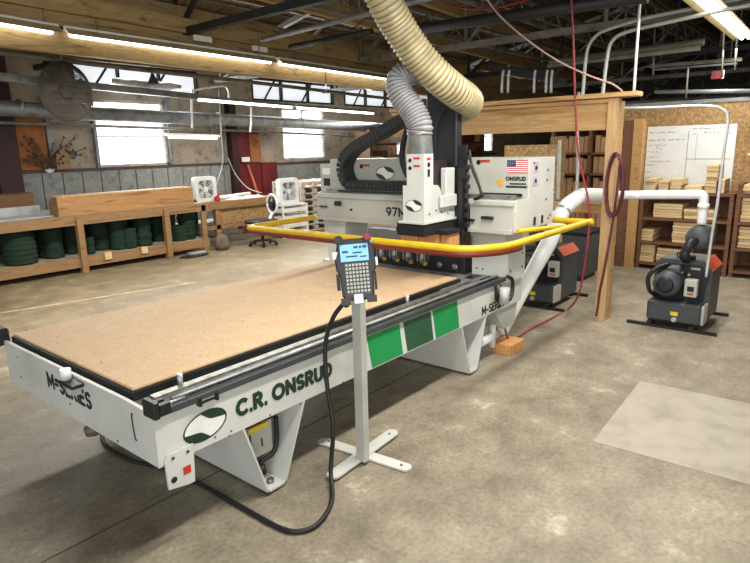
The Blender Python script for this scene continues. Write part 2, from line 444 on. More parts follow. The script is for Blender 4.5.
# --- roof: two slopes, deck boards, skylight strips
def roofz(y): return 3.95+(12.2-y)*(2.0/9.2) if y > 3 else 5.95-(3-y)*(2.0/11)
holes = [(5.55, 8.3), (9.9, 12.8), (13.3, 16.2)]
def slab(mb, x0, x1, y0, y1, t=.06, dz=0, mi=0):
    mb.add([(x0, y0, roofz(y0)+dz), (x1, y0, roofz(y0)+dz), (x1, y1, roofz(y1)+dz), (x0, y1, roofz(y1)+dz),
            (x0, y0, roofz(y0)+t+dz), (x1, y0, roofz(y0)+t+dz), (x1, y1, roofz(y1)+t+dz), (x0, y1, roofz(y1)+t+dz)],
           [(0,1,2,3),(7,6,5,4),(0,4,5,1),(1,5,6,2),(2,6,7,3),(3,7,4,0)], mi)
w = MB()
slab(w, -6, 34, -9, 3); slab(w, -6, 34, 3, 12.3)
# deck ribs
yy = -8.6
while yy < 12: slab(w, -6, 34, yy, yy+.05, .03, -.03); yy += .42
struct('ceiling', w, DECKW)
for i, (a, b) in enumerate(holes):
    w = MB(); w.box(a, b, 12, 12.1, 3.1, 3.15).box(a, b, 12, 12.1, 3.6, 3.65)
    k = a
    while k < b+.01: w.box(k-.015, k+.015, 11.97, 12.1, 3.1, 3.65); k += (b-a)/3
    k = a+.3
    while k < b-.3: w.beam((k, 11.93, 3.1), (k+.42, 11.93, 3.65), .03, .04); k += 1.3
    wd = struct('window_%d' % (5+i), w, BSTEEL)
    build('pane', MB().box(a, b, 12.08, 12.09, 3.1, 3.65), SKYL, wd)
# purlins along X
w = MB(); yy = -8
while yy < 12:
    z = roofz(yy)-.14; w.box(-6, 34, yy, yy+.06, z-.12, z+.1); yy += 1.05
struct('trim_8', w, PURW)
# trusses along Y
def truss(x, mb):
    zb = 3.45
    mb.beam((x, -9, zb), (x, 12.1, zb), .1, .09); mb.beam((x, -9, roofz(-9)-.3), (x, 3, roofz(3)-.3), .09, .09); mb.beam((x, 3, roofz(3)-.3), (x, 12.1, roofz(12.1)-.2), .09, .09)
    ys = [-8, -5.3, -2.6, .2, 3, 5.2, 7.4, 9.6, 11.6]
    for i, y in enumerate(ys):
        mb.beam((x, y, zb), (x, y, roofz(y)-.3), .05, .05)
        if i+1 < len(ys):
            a, b = ((x, y, zb), (x, ys[i+1], roofz(ys[i+1])-.3)) if y < 3 else ((x, y, roofz(y)-.3), (x, ys[i+1], zb))
            mb.beam(a, b, .05, .05)
for k, x in enumerate((4.9, 8.7, 12.5, 16.5, 21, 26)):
    mb = MB(); truss(x, mb); struct('trim_%d' % (9+k), mb, BSTEEL if k % 2 == 0 else DSTEEL)
# secondary steel along X (seen above the machine), lattice girders
w = MB()
for (y, z) in ((5.6, 3.62), (4.4, 3.75), (3.2, 3.9), (1.0, 3.8), (-.6, 3.75)):
    w.box(1.5, 33, y, y+.05, z, z+.05).box(1.5, 33, y, y+.05, z+.28, z+.33)
    xx = 1.6
    while xx < 30: w.beam((xx, y+.025, z+.04), (xx+.35, y+.025, z+.3), .02, .02); w.beam((xx+.35, y+.025, z+.3), (xx+.7, y+.025, z+.04), .02, .02); xx += .7
struct('trim_15', w, DSTEEL)
# old timber beams the first light row hangs on
w = MB(); A_, B_ = at(0, 22, Z=3.2), at(398, 80, Z=3.2); D_ = (B_-A_).normalized(); A_ = A_-D_*4; B_ = B_+D_*14
for (off, z0_, z1_, th) in ((.16, 2.99, 3.3, .1), (.20, 3.30, 3.42, .08), (.14, 3.42, 3.6, .14), (.34, 3.60, 3.8, .08), (-.9, 3.75, 3.98, .1), (-1.9, 3.95, 4.15, .1)):
    o_ = Vector((-D_.y, D_.x, 0))*off; zc = Vector((0, 0, (z0_+z1_)/2-3.2)); w.beam(A_+o_+zc, B_+o_+zc, th, z1_-z0_)
struct('trim_16', w, OLDW)
struct('trim_17', MB().box(-1, 30, 8.6, 8.72, 3.6, 3.85).box(2, 30, 9.15, 9.2, 3.25, 3.3), PURW)

# ================================================================ CNC ROUTER
S, FX, BACK, YF = 2.37, 1.26, 5.02, 4.14        # near side, front end, rear end, far side
M = thing('cnc_router', 'large white flatbed CNC router with green stripes and gantry, in the middle of the shop', 'router machine', (3.2, 3.3, 0))
def part(name, mb, mats, parent=None, label=None): return build(name, mb, mats, parent or M, label=label)
# bed
b = MB()
b.box(FX+.02, BACK, S, S+.02, .467, .715); b.box(FX+.02, BACK, YF-.02, YF, .467, .715)
b.box(FX+.02, BACK, S+.02, YF-.02, .68, .715); b.box(FX+.1, BACK, S+.02, S+.2, .467, .49)
for x in (2.0, 2.9, 3.8, 4.7): b.box(x, x+.08, S+.02, YF-.02, .5, .68)
side = part('bed_frame', b, WHITE)
e = MB(); e.prism([(FX, S-.002, .467), (FX, YF, .467), (FX, YF, .742), (FX, S+.28, .742), (FX, S+.1, .735), (FX, S-.002, .715)], (.02, 0, 0))
endp = part('end_panel', e, WHITE)
sc = MB()
for (px, py) in ((18, 357), (21.5, 377), (70.5, 404), (132, 414), (136.5, 440), (132, 458), (118, 441), (57, 382)):
    p = at(px, py, X=FX); part('screw', MB().lathe(p, [(0, -.003), (.006, -.003), (.006, 0)], 8, 'x'), SCRW)
sc = MB()
for (px, py) in ((215, 437), (231, 431), (229, 436), (270, 415), (300, 404), (343, 382)):
    p = at(px, py, Y=S); part('screw', MB().lathe(p, [(0, -.003), (.005, -.003), (.005, 0)], 8, 'y'), SCRW)
gb = MB(); gb.tube(smooth_path([at(132, 414, X=FX)+Vector((-.004, 0, 0)), at(134, 427, X=FX)+Vector((-.004, .002, 0)), at(136, 439, X=FX)+Vector((-.004, 0, 0))]), .003, 6)
part('slot_cover', gb, SCRW)
text('lettering', 'M-SERIES', INKW, M, (FX-.001, 3.515, .583), (0, -1, 0), UP, .098, .52, .019, 'black M-SERIES lettering on the end panel')
# spoilboard support (black) + table slab
part('vacuum_table', MB().box(FX+.1, 4.36, S+.28, YF-.06, .715, .7165).box(4.0, 4.95, S+.12, YF-.05, .715, .735), ALU)
part('table_seal', MB().box(FX+.045, 4.33, S+.245, YF-.005, .717, .7625), BLACK)
# linear rail and rack on near side
r_ = MB(); r_.box(FX+.02, 4.75, S+.03, S+.24, .715, .722)
r_.box(FX+.22, 4.7, S+.055, S+.085, .722, .757); r_.box(FX+.1, 4.7, S+.15, S+.2, .722, .745)
part('linear_rail', r_, STEEL)
part('rail_cover', MB().rod((FX+.12, S+.04, .765), (4.6, S+.04, .765), .011, 12), ALU)
part('rail_bar', MB().box(FX+.08, 4.66, S-.022, S+.02, .72, .752), DGREY)
ec = MB(); ec.bbox(FX-.01, FX+.02, S-.03, S+.07, .715, .80, .004); ec.box(FX+.02, FX+.075, S-.03, S-.0, .725, .78); ec.box(FX+.02, FX+.09, S+.05, S+.07, .725, .77)
part('rail_end_bracket', ec, BLACK)
# far-side rail and its end bracket
part('linear_rail', MB().box(FX+.1, 4.7, YF-.015, YF+.03, .715, .745), STEEL)
part('rail_end_bracket', MB().bbox(FX-.06, FX+.04, YF+.0, YF+.11, .71, .82, .01), BLACK)
# pop up pins on near edge
for (px, py) in ((175, 386), (398, 304)):
    p = at(px, py, Z=.72); p.y = S+.2
    part('locating_pin', MB().rod((p.x, p.y, .72), (p.x, p.y, .80), .014, 12), ALU)
pn = part('stop_bracket', MB().bbox(FX-.07, FX, 3.04, 3.24, .705, .727, .004), BLACK)
part('stop_body', MB().box(FX-.045, FX-.001, 3.08, 3.17, .655, .704), PLASTIC)
part('stop_pin', MB().rod((FX-.035, 3.17, .728), (FX-.035, 3.17, .785), .028, 16), PVC)
pc = part('handle_clip', MB().bbox(1.49, 1.59, S-.028, S-.001, .705, .728, .005).box(1.485, 1.498, S-.033, S, .698, .738).box(1.582, 1.595, S-.033, S, .698, .738), BLACK)
# logo : ellipse plate with leaves
def ellipse_pts(c, xd, yd, a, b_, tilt=0, n=40):
    c = Vector(c); xd = Vector(xd); yd = Vector(yd); out = []
    for i in range(n):
        t = 2*PI*i/n; x = a*math.cos(t); y = b_*math.sin(t)
        out.append(c+xd*(x*math.cos(tilt)-y*math.sin(tilt))+yd*(x*math.sin(tilt)+y*math.cos(tilt)))
    return out
def logo(parent, c, xd, yd, a, b_, nrm, tilt=0.0):
    nrm = Vector(nrm); c = Vector(c); xd = Vector(xd); yd = Vector(yd)
    r = MB(); o = ellipse_pts(c, xd, yd, a, b_, tilt); i_ = ellipse_pts(c, xd, yd, a*.93, b_*.9, tilt); n = len(o)
    r.add([p+nrm*.002 for p in o]+[p+nrm*.002 for p in i_], [(k, (k+1) % n, (k+1) % n+n, k+n) for k in range(n)])
    lg = build('logo', r, LGREEN, parent, label='oval logo outlined in dark green')
    f = MB(); f.add([p+nrm*.0015 for p in i_], [list(range(n))]); build('logo_field', f, PAPER, lg)
    for sgn in (1, -1):
        # leaf: region between inner ellipse arc and a bulging curve
        arc = []; m = 14; t0, t1 = (.0*PI, .54*PI) if sgn > 0 else (1.0*PI, 1.54*PI)
        def pt(t, k): 
            x = a*.93*k*math.cos(t); y = b_*.9*k*math.sin(t)
            return c+xd*(x*math.cos(tilt)-y*math.sin(tilt))+yd*(x*math.sin(tilt)+y*math.cos(tilt))+nrm*.003
        out = [pt(t0+(t1-t0)*k/m, 1) for k in range(m+1)]
        e0, e1 = out[-1], out[0]; mid = c+nrm*.003
        inn = []
        for k in range(1, m):
            s_ = k/m; base = e0.lerp(e1, s_); inn.append(base.lerp(mid, .34*math.sin(PI*s_)))
        g = MB(); g.add(out+inn, [list(range(len(out)+len(inn)))]); build('leaf', g, LGREEN, lg)
    return lg
logo(M, (1.525, S, .579), (1, 0, 0), UP, .128, .076, (0, -1, 0), .12)
text('lettering', 'C.R. ONSRUD', LGREEN, M, (1.722, S-.001, .543), (1, 0, 0), UP, .098, .70, .024, 'bold dark green C.R. ONSRUD lettering on the side')
text('lettering', 'M-SERIES', INKW, M, (4.28, S-.001, .485), (1, 0, 0), UP, .08, .4, .015)
for (x0, x1, g) in ((2.765, 3.115, GREEN), (3.16, 3.50, DGREEN), (3.525, 3.87, GREEN)):
    part('stripe', MB().prism([(x0, S, .706), (x1, S, .706), (x1+.04, S, .475), (x0+.05, S, .475)], (0, -.002, 0)), g, None, 'green paint block' if g is GREEN else 'dark green paint block')
# stop bar tab plate on near front corner
tb = part('mounting_tab', MB().prism([(1.30, S-.004, .52), (1.44, S-.004, .52), (1.43, S-.004, .325), (1.40, S-.004, .325), (1.29, S-.004, .345), (1.285, S-.004, .49)], (0, -.012, 0)), WHITE)
build('warning_sticker', MB().box(1.372, 1.412, S-.019, S-.0162, .385, .425), [LABR], tb, label='small red warning sticker')
build('warning_symbol', MB().lathe((1.32, S-.016, .385), [(0, -.002), (.016, -.002), (.016, 0)], 12, 'y'), INKW, tb)
build('bolt', MB().lathe((1.325, S-.016, .495), [(0, -.004), (.008, -.004), (.008, 0)], 8, 'y').lathe((1.405, S-.016, .495), [(0, -.004), (.008, -.004), (.008, 0)], 8, 'y'), SCRW, tb)
# legs : tapered sheet-metal troughs across the bed, open to the near side
def leg(x0, x1, b0, b1, zt=.467):
    y0, y1 = S+.0, YF-.04; t = .012; g = MB()
    g.prism([(x0, y0, zt), (b0, y0, .02), (b0+t, y0, .02), (x0+t, y0, zt)], (0, y1-y0, 0))
    g.prism([(x1, y0, zt), (b1, y0, .02), (b1-t, y0, .02), (x1-t, y0, zt)], (0, y1-y0, 0))
    g.box(b0, b1, y0, y1, .02, .034)
    g.prism([(x0, y0+.62, zt), (x1, y0+.62, zt), (b1, y0+.42, .034), (b0, y0+.42, .034)], (0, .01, 0))
    # folded lips on near edge
    l = part('support_leg', g, WHITE)
    ft = MB()
    for yy in (y0+.07, y1-.12): ft.rod(((b0+b1)/2, yy, .0), ((b0+b1)/2, yy, .019), .05, 16)
    build('levelling_foot', ft, RUB, l)
    build('anchor_bolt', MB().rod(((b0+b1)/2, y0+.06, .034), ((b0+b1)/2, y0+.06, .06), .022, 6), STEEL, l)
    return l
l1 = leg(1.745, 2.2, 1.885, 2.02)
build('switch_box', MB().bbox(1.835, 2.02, S+.09, S+.16, .20, .40, .01), GREYW, l1)
build('yellow_label', MB().box(1.84, 1.98, S+.08, S+.089, .37, .398), YLAB, l1, label='yellow warning strip')
build('wire_loom', MB().tube(smooth_path([(1.91, S+.1, .10), (1.93, S+.1, .16), (2.0, S+.08, .19), (2.035, S+.08, .26), (2.04, S+.08, .40)]), .014, 8).rod((1.92, S+.08, .09), (1.93, S+.1, .14), .022, 10), RUB, l1)
build('warning_symbol', MB().box(1.93, 1.94, S+.088, S+.0895, .26, .31).box(1.85, 1.86, S+.088, S+.0895, .22, .36), INKW, l1)
leg(3.95, 4.36, 4.09, 4.215)
part('slot', MB().box(1.78, 1.99, S+.01, S+.03, .45, .4665), BLACK)
# lower gear at rear: motor, pipe stub, small pedestal
rg = MB(); rg.prism([(4.52, S+.02, .467), (4.98, S+.02, .467), (4.93, S+.02, .25), (4.72, S+.02, .25)], (0, .5, 0))
part('rear_bracket', rg, GREYW)
part('valve', MB().rod((4.42, S+.1, .19), (4.74, S+.1, .19), .045, 14).rod((4.66, S+.1, .08), (4.66, S+.1, .3), .03, 12), PVC)
vv = MB(); c = Vector((4.42, S-.07, .6))
vv.rod(c, c+Vector((0, 0, .14)), .03, 12); vv.tube(smooth_path([c+Vector((.08, 0, -.03)), c+Vector((.2, -.01, -.03)), c+Vector((.27, 0, .03)), c+Vector((.26, 0, .13)), c+Vector((.2, .02, .17))]), .018, 8)
vv.rod(c+Vector((.06, 0, .02)), c+Vector((.12, 0, .1)), .014, 8)
part('air_fitting', vv, [BLACK])
part('air_filter_bowl', MB().rod(c+Vector((-.0, -.06, -.02)), c+Vector((0, -.06, .12)), .042, 16), PLASTIC)
# ---- gantry
GX, GU, GB = 4.45, 4.68, 5.19      # lower beam front, upper panel front, back
GY0, GY1 = 2.17, 4.46
ga = part('gantry_beam', MB().bbox(GX, GB-.05, GY0+.012, GY1, 1.172, 1.448, .01).box(GX-.02, GX, GY0+.02, GY1, 1.405, 1.43).box(GX-.035, GX, GY0+.02, GY1, 1.172, 1.205), GREYW)
build('linear_rail', MB().box(GX+.02, GU, GY0+.02, GY1-.05, 1.449, 1.455).box(GX+.05, GX+.09, GY0+.04, GY1-.1, 1.455, 1.485), STEEL, ga)
for y0_, y1_, z0_, z1_ in ((2.55, 2.66, 1.26, 1.28), (2.37, 2.48, 1.285, 1.31), (4.1, 4.18, 1.325, 1.37), (4.3, 4.4, 1.30, 1.315)): build('rail_stop', MB().bbox(GX-.03, GX, y0_, y1_, z0_, z1_, .004), BLACK, ga)
text('lettering', '97M12', INKW, ga, (GX-.001, 3.515, 1.25), (0, -1, 0), UP, .09, .34, .017)
build('screw', MB().lathe((GX, 3.97, 1.29), [(0, -.006), (.014, -.006), (.014, 0)], 10, 'x'), SCRW, ga)
gp = part('gantry_panel', MB().box(GU, GB-.02, GY0+.012, 4.46, 1.45, 1.784).box(GU+.03, GB-.1, 4.46, 4.64, 1.42, 1.73), GREYW)
build('control_window', MB().box(GU+.024, GU+.029, 4.50, 4.59, 1.50, 1.58), BLACK, gp)
build('label_plate', MB().box(GU+.024, GU+.029, 4.49, 4.60, 1.62, 1.69), PAPER, gp)
ps = MB()
ps.prism([(4.452, GY0, 1.19), (5.19, GY0, 1.19), (5.19, GY0, 1.784), (4.68, GY0, 1.784), (4.68, GY0, 1.455), (4.452, GY0, 1.455)], (0, .011, 0))
sp_ = part('gantry_end_plate', ps, WHITE)
hs = MB()
for (px, py) in ((534, 163), (537, 168), (548, 170), (547, 180), (546, 199), (550, 215), (548, 218)):
    hs.lathe(at(px, py, Y=GY0), [(0, -.003), (.011, -.003), (.011, 0)], 8, 'y')
for (px, py) in ((534.5, 221), (542, 219)): 
    p = at(px, py, Y=GY0); hs.box(p.x-.02, p.x+.02, GY0-.003, GY0, p.z-.035, p.z+.035)
build('cable_grommet', hs, BLACK, sp_)
build('warning_sticker', MB().box(4.75, 4.84, GY0-.003, GY0, 1.66, 1.75).box(4.75, 4.84, GY0-.003, GY0, 1.55, 1.63), plain('sticker_violet', (190, 170, 196), .5), sp_)
build('screw', MB().lathe((4.795, GY0-.003, 1.7), [(0, -.002), (.02, -.002), (.02, 0)], 10, 'y').lathe((4.795, GY0-.003, 1.59), [(0, -.002), (.02, -.002), (.02, 0)], 10, 'y'), INKW, sp_)
# columns
cr = MB(); cr.prism([(4.67, S+.33, .738), (4.67, S+.33, 1.172), (4.67, S+.02, 1.172), (4.67, S-.03, .95), (4.67, S-.03, .70), (4.67, S+.02, .70), (4.67, S+.02, .738)], (.34, 0, 0))
cc = part('gantry_column', cr, WHITE)
bl = MB()
for (yy, zz) in ((S+.28, .80), (S+.22, .80)): bl.lathe((4.67, yy, zz), [(0, -.004), (.009, -.004), (.009, 0)], 8, 'x')
for (xx, zz) in ((4.72, .8), (4.95, .8), (4.95, .93), (4.72, 1.0)): bl.lathe((xx, S-.03, zz), [(0, -.004), (.01, -.004), (.01, 0)], 8, 'y')
build('bolt', bl, SCRW, cc)
part('gantry_column', MB().prism([(4.5, 4.36, .74), (4.5, 4.42, 1.172), (4.5, 4.1, 1.172), (4.5, 4.14, .74)], (.36, 0, 0)).box(4.45, 4.9, 4.12, 4.40, .70, .74), WHITE)
part('column_bearing', MB().box(4.5, 5.0, S+.02, S+.3, .722, .742), BLACK)
# tool rack (behind board, under the gantry)
tr = part('tool_rack', MB().bbox(4.62, 4.78, 2.75, 4.05, .735, .93, .01), BLACK)
hb = MB()
random.seed(3)
for i in range(7):
    yy = 2.85+i*.168
    hb.rod((4.60, yy, .88), (4.62, yy, .88), .03, 12) if i > 1 else None
    hd = MB(); hd.lathe((4.615, yy, .80), [(0, -.008), (.028, -.008), (.03, 0)], 14, 'x')
    build('nozzle', hd, [STEEL if i < 2 else GOLD][0], tr)
for i in range(5):
    yy = 3.19+i*.168
    build('tool_holder', MB().lathe((4.57, yy, .82), [(.012, -.02), (.02, 0), (.03, .03), (.03, .05), (.022, .06), (.03, .08), (.022, .14)], 12).box(4.55, 4.62, yy-.05, yy-.036, .82, .93).box(4.55, 4.62, yy+.036, yy+.05, .82, .93), STEEL, tr)
build('brush_strip', MB().box(4.6, 4.8, 2.75, 4.05, .931, .955), BRUSH, tr)
# cross member and dark boxes visible under gantry
part('cross_member', MB().box(4.85, 4.95, S+.35, 4.1, .95, 1.05), GREYW)
part('sensor_box', MB().box(4.55, 4.62, 2.69, 2.76, .99, 1.14), plain('rusty_brown', (74, 50, 40), .6))
# ---- Z tower and carriage
tw = part('z_tower', MB().bbox(4.34, 4.43, 2.675, 2.98, 1.72, 2.33, .01).box(4.36, 4.45, 2.66, 2.93, 1.25, 1.72), BLACK)
zz = MB()
zz.box(4.36, 4.40, 2.60, 2.66, 1.18, 1.9).box(4.32, 4.42, 2.60, 2.64, 1.15, 1.62).rod((4.36, 2.58, 1.2), (4.36, 2.58, 1.75), .013, 8)
for k in range(8): zz.bbox(4.33, 4.37, 2.555, 2.59, 1.22+k*.08, 1.26+k*.08, .004)
build('z_rail', zz, BLACK, tw)
for pth, rr_ in (([(4.42, 2.6, 1.86), (4.38, 2.54, 1.7), (4.38, 2.47, 1.55), (4.38, 2.46, 1.48), (4.4, 2.53, 1.45)], .012), ([(4.42, 2.6, 1.8), (4.38, 2.51, 1.66), (4.38, 2.44, 1.48)], .008), ([at(445, 110, X=4.32), at(437, 125, X=4.32), at(435, 150, X=4.32)], .006)):
    build('cable_loop', MB().tube(smooth_path(pth), rr_, 8), RUB, tw)
build('motor_cover', MB().bbox(4.2, 4.335, 2.685, 2.74, 1.40, 1.72, .006).bbox(4.1, 4.335, 2.66, 2.69, 1.40, 1.50, .006), WHITE, tw)
build('side_plate', MB().box(4.10, 4.335, 2.76, 2.80, 1.40, 1.78), plain('mach_dk', (50, 40, 44), .5), tw)
# dust shroud : column, flared base, brush
dx0, dy0, dy1 = 3.9, 2.70, 2.87
ds = MB()
ds.box(dx0, 4.03, dy0, dy1, 1.59, 1.84)
ds.prism([(dx0, dy0-.0, 1.59), (4.06, dy0, 1.59), (4.10, dy0, 1.585), (4.14, dy0, 1.55), (4.16, dy0, 1.42), (4.22, dy0, 1.40), (4.36, dy0, 1.40), (4.37, dy0, 1.30), (dx0, dy0, 1.30)], (0, .21, 0))
ds.box(dx0-.03, 4.40, dy0-.02, dy0+.24, 1.285, 1.302)
dsh = part('dust_shroud', ds, WHITE)
# transition from square to round for grey hose
tr_ = MB(); ctr = Vector(((dx0+4.03)/2, (dy0+dy1)/2, 0)); ring = []
n = 16
def sq(t, a, b_):
    c, s_ = math.cos(t), math.sin(t); k = 1/max(abs(c), abs(s_)); return Vector((c*k*a, s_*k*b_, 0))
vs = []
for (zt, f) in ((1.841, 0), (1.93, .5), (1.975, 1), (2.01, 1)):
    for k in range(n):
        t = 2*PI*k/n; a = sq(t, .065, .085); b_ = Vector((.098*math.cos(t), .098*math.sin(t), 0)); p = ctr+a.lerp(b_, f); p.z = zt; vs.append(p)
tr_.add(vs, [(j*n+k, j*n+(k+1) % n, (j+1)*n+(k+1) % n, (j+1)*n+k) for j in range(3) for k in range(n)], 0, True)
build('hose_adapter', tr_, GALV, dsh)
build('hose_clamp', MB().lathe((ctr.x, ctr.y, 1.985), [(.102, 0), (.102, .02)], 20), STEEL, dsh)
build('brush_skirt', MB().box(dx0-.02, 4.42, dy0-.01, dy0+.26, 1.185, 1.284).box(4.05, 4.27, 2.58, 3.1, 1.185, 1.22), BRUSH, dsh)
logo(dsh, (dx0-.001, 2.80, 1.43), (0, -1, 0), UP, .082, .048, (-1, 0, 0))
for k, zc in enumerate((1.79, 1.73)):
    build('warning_symbol', MB().lathe((dx0, 2.835, zc), [(0, -.003), (.016, -.003), (.016, 0)], 14, 'x'), INKW, dsh)
    build('warning_sticker', MB().box(dx0-.003, dx0, 2.74, 2.80, zc+.008, zc+.024), LABR, dsh, label='red warning strip')
build('warning_sticker', MB().box(3.94, 3.99, dy0-.003, dy0, 1.79, 1.81), LABR, dsh, label='red warning strip')
build('warning_symbol', MB().lathe((3.965, dy0, 1.755), [(0, -.003), (.02, -.003), (.02, 0)], 14, 'y').box(3.95, 3.98, dy0-.003, dy0, 1.66, 1.72), INKW, dsh)
bl = MB()
for (xx, zz_) in ((3.97, 1.36), (4.07, 1.38), (4.15, 1.36), (4.3, 1.37), (4.25, 1.34)): bl.lathe((xx, dy0, zz_), [(0, -.004), (.008, -.004), (.008, 0)], 8, 'y')
build('bolt', bl, SCRW, dsh)
part('gantry_carriage', MB().box(4.37, 4.449, 2.6, 2.98, 1.2, 1.38), BLACK)
# flag, seal, lettering on gantry panel
fl = MB(); y0, y1, z0, z1 = 2.378, 2.185, 1.659, 1.768; hh = (z1-z0)/13
fl.box(GU-.002, GU, y1, y0, z0, z1)
flg = part('flag_sticker', fl, PAPER, None, 'small stars and stripes flag sticker')
s_ = MB()
for k in range(0, 13, 2): s_.box(GU-.0035, GU-.002, y1, y0, z0+k*hh, z0+(k+1)*hh)
build('stripe', s_, FLAGR, flg)
cn = build('canton', MB().box(GU-.0045, GU-.002, y0-.08, y0, z0+6*hh, z1), FLAGB, flg)
st = MB()
for i in range(5):
    for j in range(4): st.box(GU-.0055, GU-.0045, y0-.012-j*.018-.003, y0-.012-j*.018, z0+(6.8+i*1.3)*hh-.001, z0+(6.8+i*1.3)*hh+.002)
build('star', st, PAPER, cn)
pts = [Vector((GU-.002, 2.44+(.034 if k % 2 == 0 else .028)*math.cos(PI*k/14), 1.578+(.034 if k % 2 == 0 else .028)*math.sin(PI*k/14))) for k in range(28)]
part('panel_slot', MB().box(GU-.006, GU, GY0+.06, 2.62, 1.462, 1.487), BLACK)
part('gold_seal', MB().prism(pts, (-.002, 0, 0)), GOLD)
text('lettering', 'ONSRUD', INKW, M, (GU-.001, 2.385, 1.593), (0, -1, 0), UP, .038, .18, .009, None, .0015)
part('badge_strip', MB().box(GU-.002, GU, 2.19, 2.385, 1.535, 1.553).box(GU-.002, GU, 2.20, 2.35, 1.562, 1.576), LGREEN)
for (yy, zc) in ((2.655, 1.76), (2.33, 1.76), (4.02, 1.72)):
    if yy == 2.33: continue
    part('warning_sticker', MB().box(GU-.003, GU, yy-.11, yy-.02, zc-.01, zc+.012), LABR, None, 'red warning strip')
    part('warning_symbol', MB().lathe((GU, yy, zc-.01), [(.014, -.003), (.022, -.003), (.022, 0)], 14, 'x'), INKW)
logo(M, (GU-.001, 3.71, 1.645), (0, -1, 0), UP, .118, .066, (-1, 0, 0))

# cable chain: tray + loop
part('chain_tray', MB().box(4.47, 4.66, 3.2, 4.17, 1.462, 1.48), BLACK)
XC = 4.58
cp = smooth_path([Vector((XC, 3.15, 1.53)), Vector((XC, 3.7, 1.53)), Vector((XC, 3.95, 1.53)), at(350, 183, X=XC), at(345, 168, X=XC), at(350, 154, X=XC), at(362, 144, X=XC), at(382, 133, X=XC), at(402, 121, X=XC), at(420, 112, X=XC), Vector((XC, 3.0, 2.25))], 10)
cp = resample(cp, .045)
ch = MB()
for i in range(len(cp)-1):
    a, b_ = cp[i], cp[i+1]; d = (b_-a); b2 = a+d*.9; w_ = .085
    dn = d.normalized(); nn = Vector((1, 0, 0)); v_ = dn.cross(nn)*.046
    u_ = nn*w_
    vs = [p+i1*u_+j1*v_ for p in (a, b2) for i1, j1 in ((-1,-1),(1,-1),(1,1),(-1,1))]
    ch.add(vs, [(3,2,1,0),(4,5,6,7),(0,1,5,4),(1,2,6,5),(2,3,7,6),(3,0,4,7)])
cob = part('cable_chain', ch, BLACK, None, 'black segmented cable chain')
rv = MB()
for i in range(12, 26, 2):
    if i < len(cp): rv.lathe(cp[i]+Vector((-.086, 0, 0)), [(0, -.003), (.012, -.003), (.012, 0)], 8, 'x')
build('chain_pin', rv, DGREY, cob)
part('z_cable', MB().tube(smooth_path([at(411, 118, X=4.5), at(404, 140, X=4.5), at(402, 158, X=4.5), at(406, 172, X=4.5), at(412, 178, X=4.5)]), .028, 10).lathe(at(409, 174, X=4.48), [(.014, -.02), (.04, -.02), (.04, .02)], 14, 'x'), RUB)
# bumper ring
ZB = 1.18; yb0, yb1, xb0, xb1 = 1.94, 4.48, 3.55, 5.46
rp = [Vector((xb1, 2.6, ZB)), Vector((xb1, yb0+.03, ZB)), Vector((xb1-.03, yb0, ZB)), Vector((4.6, yb0, ZB)), Vector((3.95, yb0, ZB)), Vector((3.72, yb0+.07, ZB)), Vector((3.58, yb0+.2, ZB)), Vector((xb0, yb0+.42, ZB)), Vector((xb0, 3.2, ZB)), Vector((xb0, yb1-.12, ZB)), Vector((xb0+.02, yb1-.02, ZB)), Vector((xb0+.12, yb1+.02, ZB)), Vector((4.1, yb1+.03, ZB)), Vector((4.9, yb1+.03, ZB)), Vector((4.95, 4.4, ZB))]
bp_ = smooth_path(rp, 5)
part('safety_bumper', MB().tube(bp_, .028, 12), YELL, None, 'yellow safety bumper bar looping round the gantry')
part('bumper_hose', MB().tube([p+Vector((0, -.004, -.036)) for p in bp_[19:56]], .024, 10), MAROON, None, 'maroon hose under the yellow bumper')
part('bumper_bracket', MB().tube([(4.46, 2.16, 1.20), (5.0, 1.97, 1.19)], .02, 8), YELL)
part('bumper_bracket', MB().rod((xb1, 2.4, ZB), (5.19, 2.4, ZB), .02, 8), YELL)

sb = build('spoilboard', MB().bbox(FX+.055, 4.31, S+.27, YF-.01, .763, .778, .003), BOARD)
tag(sb, 'tan particle board sheet lying on the black edged bed of the white router', 'board')
for (px, py) in ((57, 343.5), (101.5, 362.5), (27, 330.5), (124, 308.5), (57.5, 337.5), (204, 332), (243, 302), (156, 318), (300, 290), (330, 300), (243, 322)):
    p = at(px, py, Z=.778); build('screw_hole', MB().rod((p.x, p.y, .778), (p.x, p.y, .7785), .007, 8), INKW, sb)
# pine blocks under the shroud
for i, (a, b_) in enumerate(((2.905, 3.085), (2.685, 2.897), (2.595, 2.675))):
    k = build('wood_block', MB().bbox(4.1, 4.27, a, b_, 1.04, 1.184, .004), BLOCKW)
    tag(k, ['leftmost pine block clamped under the black brush of the dust shroud', 'middle wide pine block with a dark knot under the dust shroud', 'rightmost narrow pine block under the dust shroud'][i], 'wood block', 'pine blocks under the dust shroud')
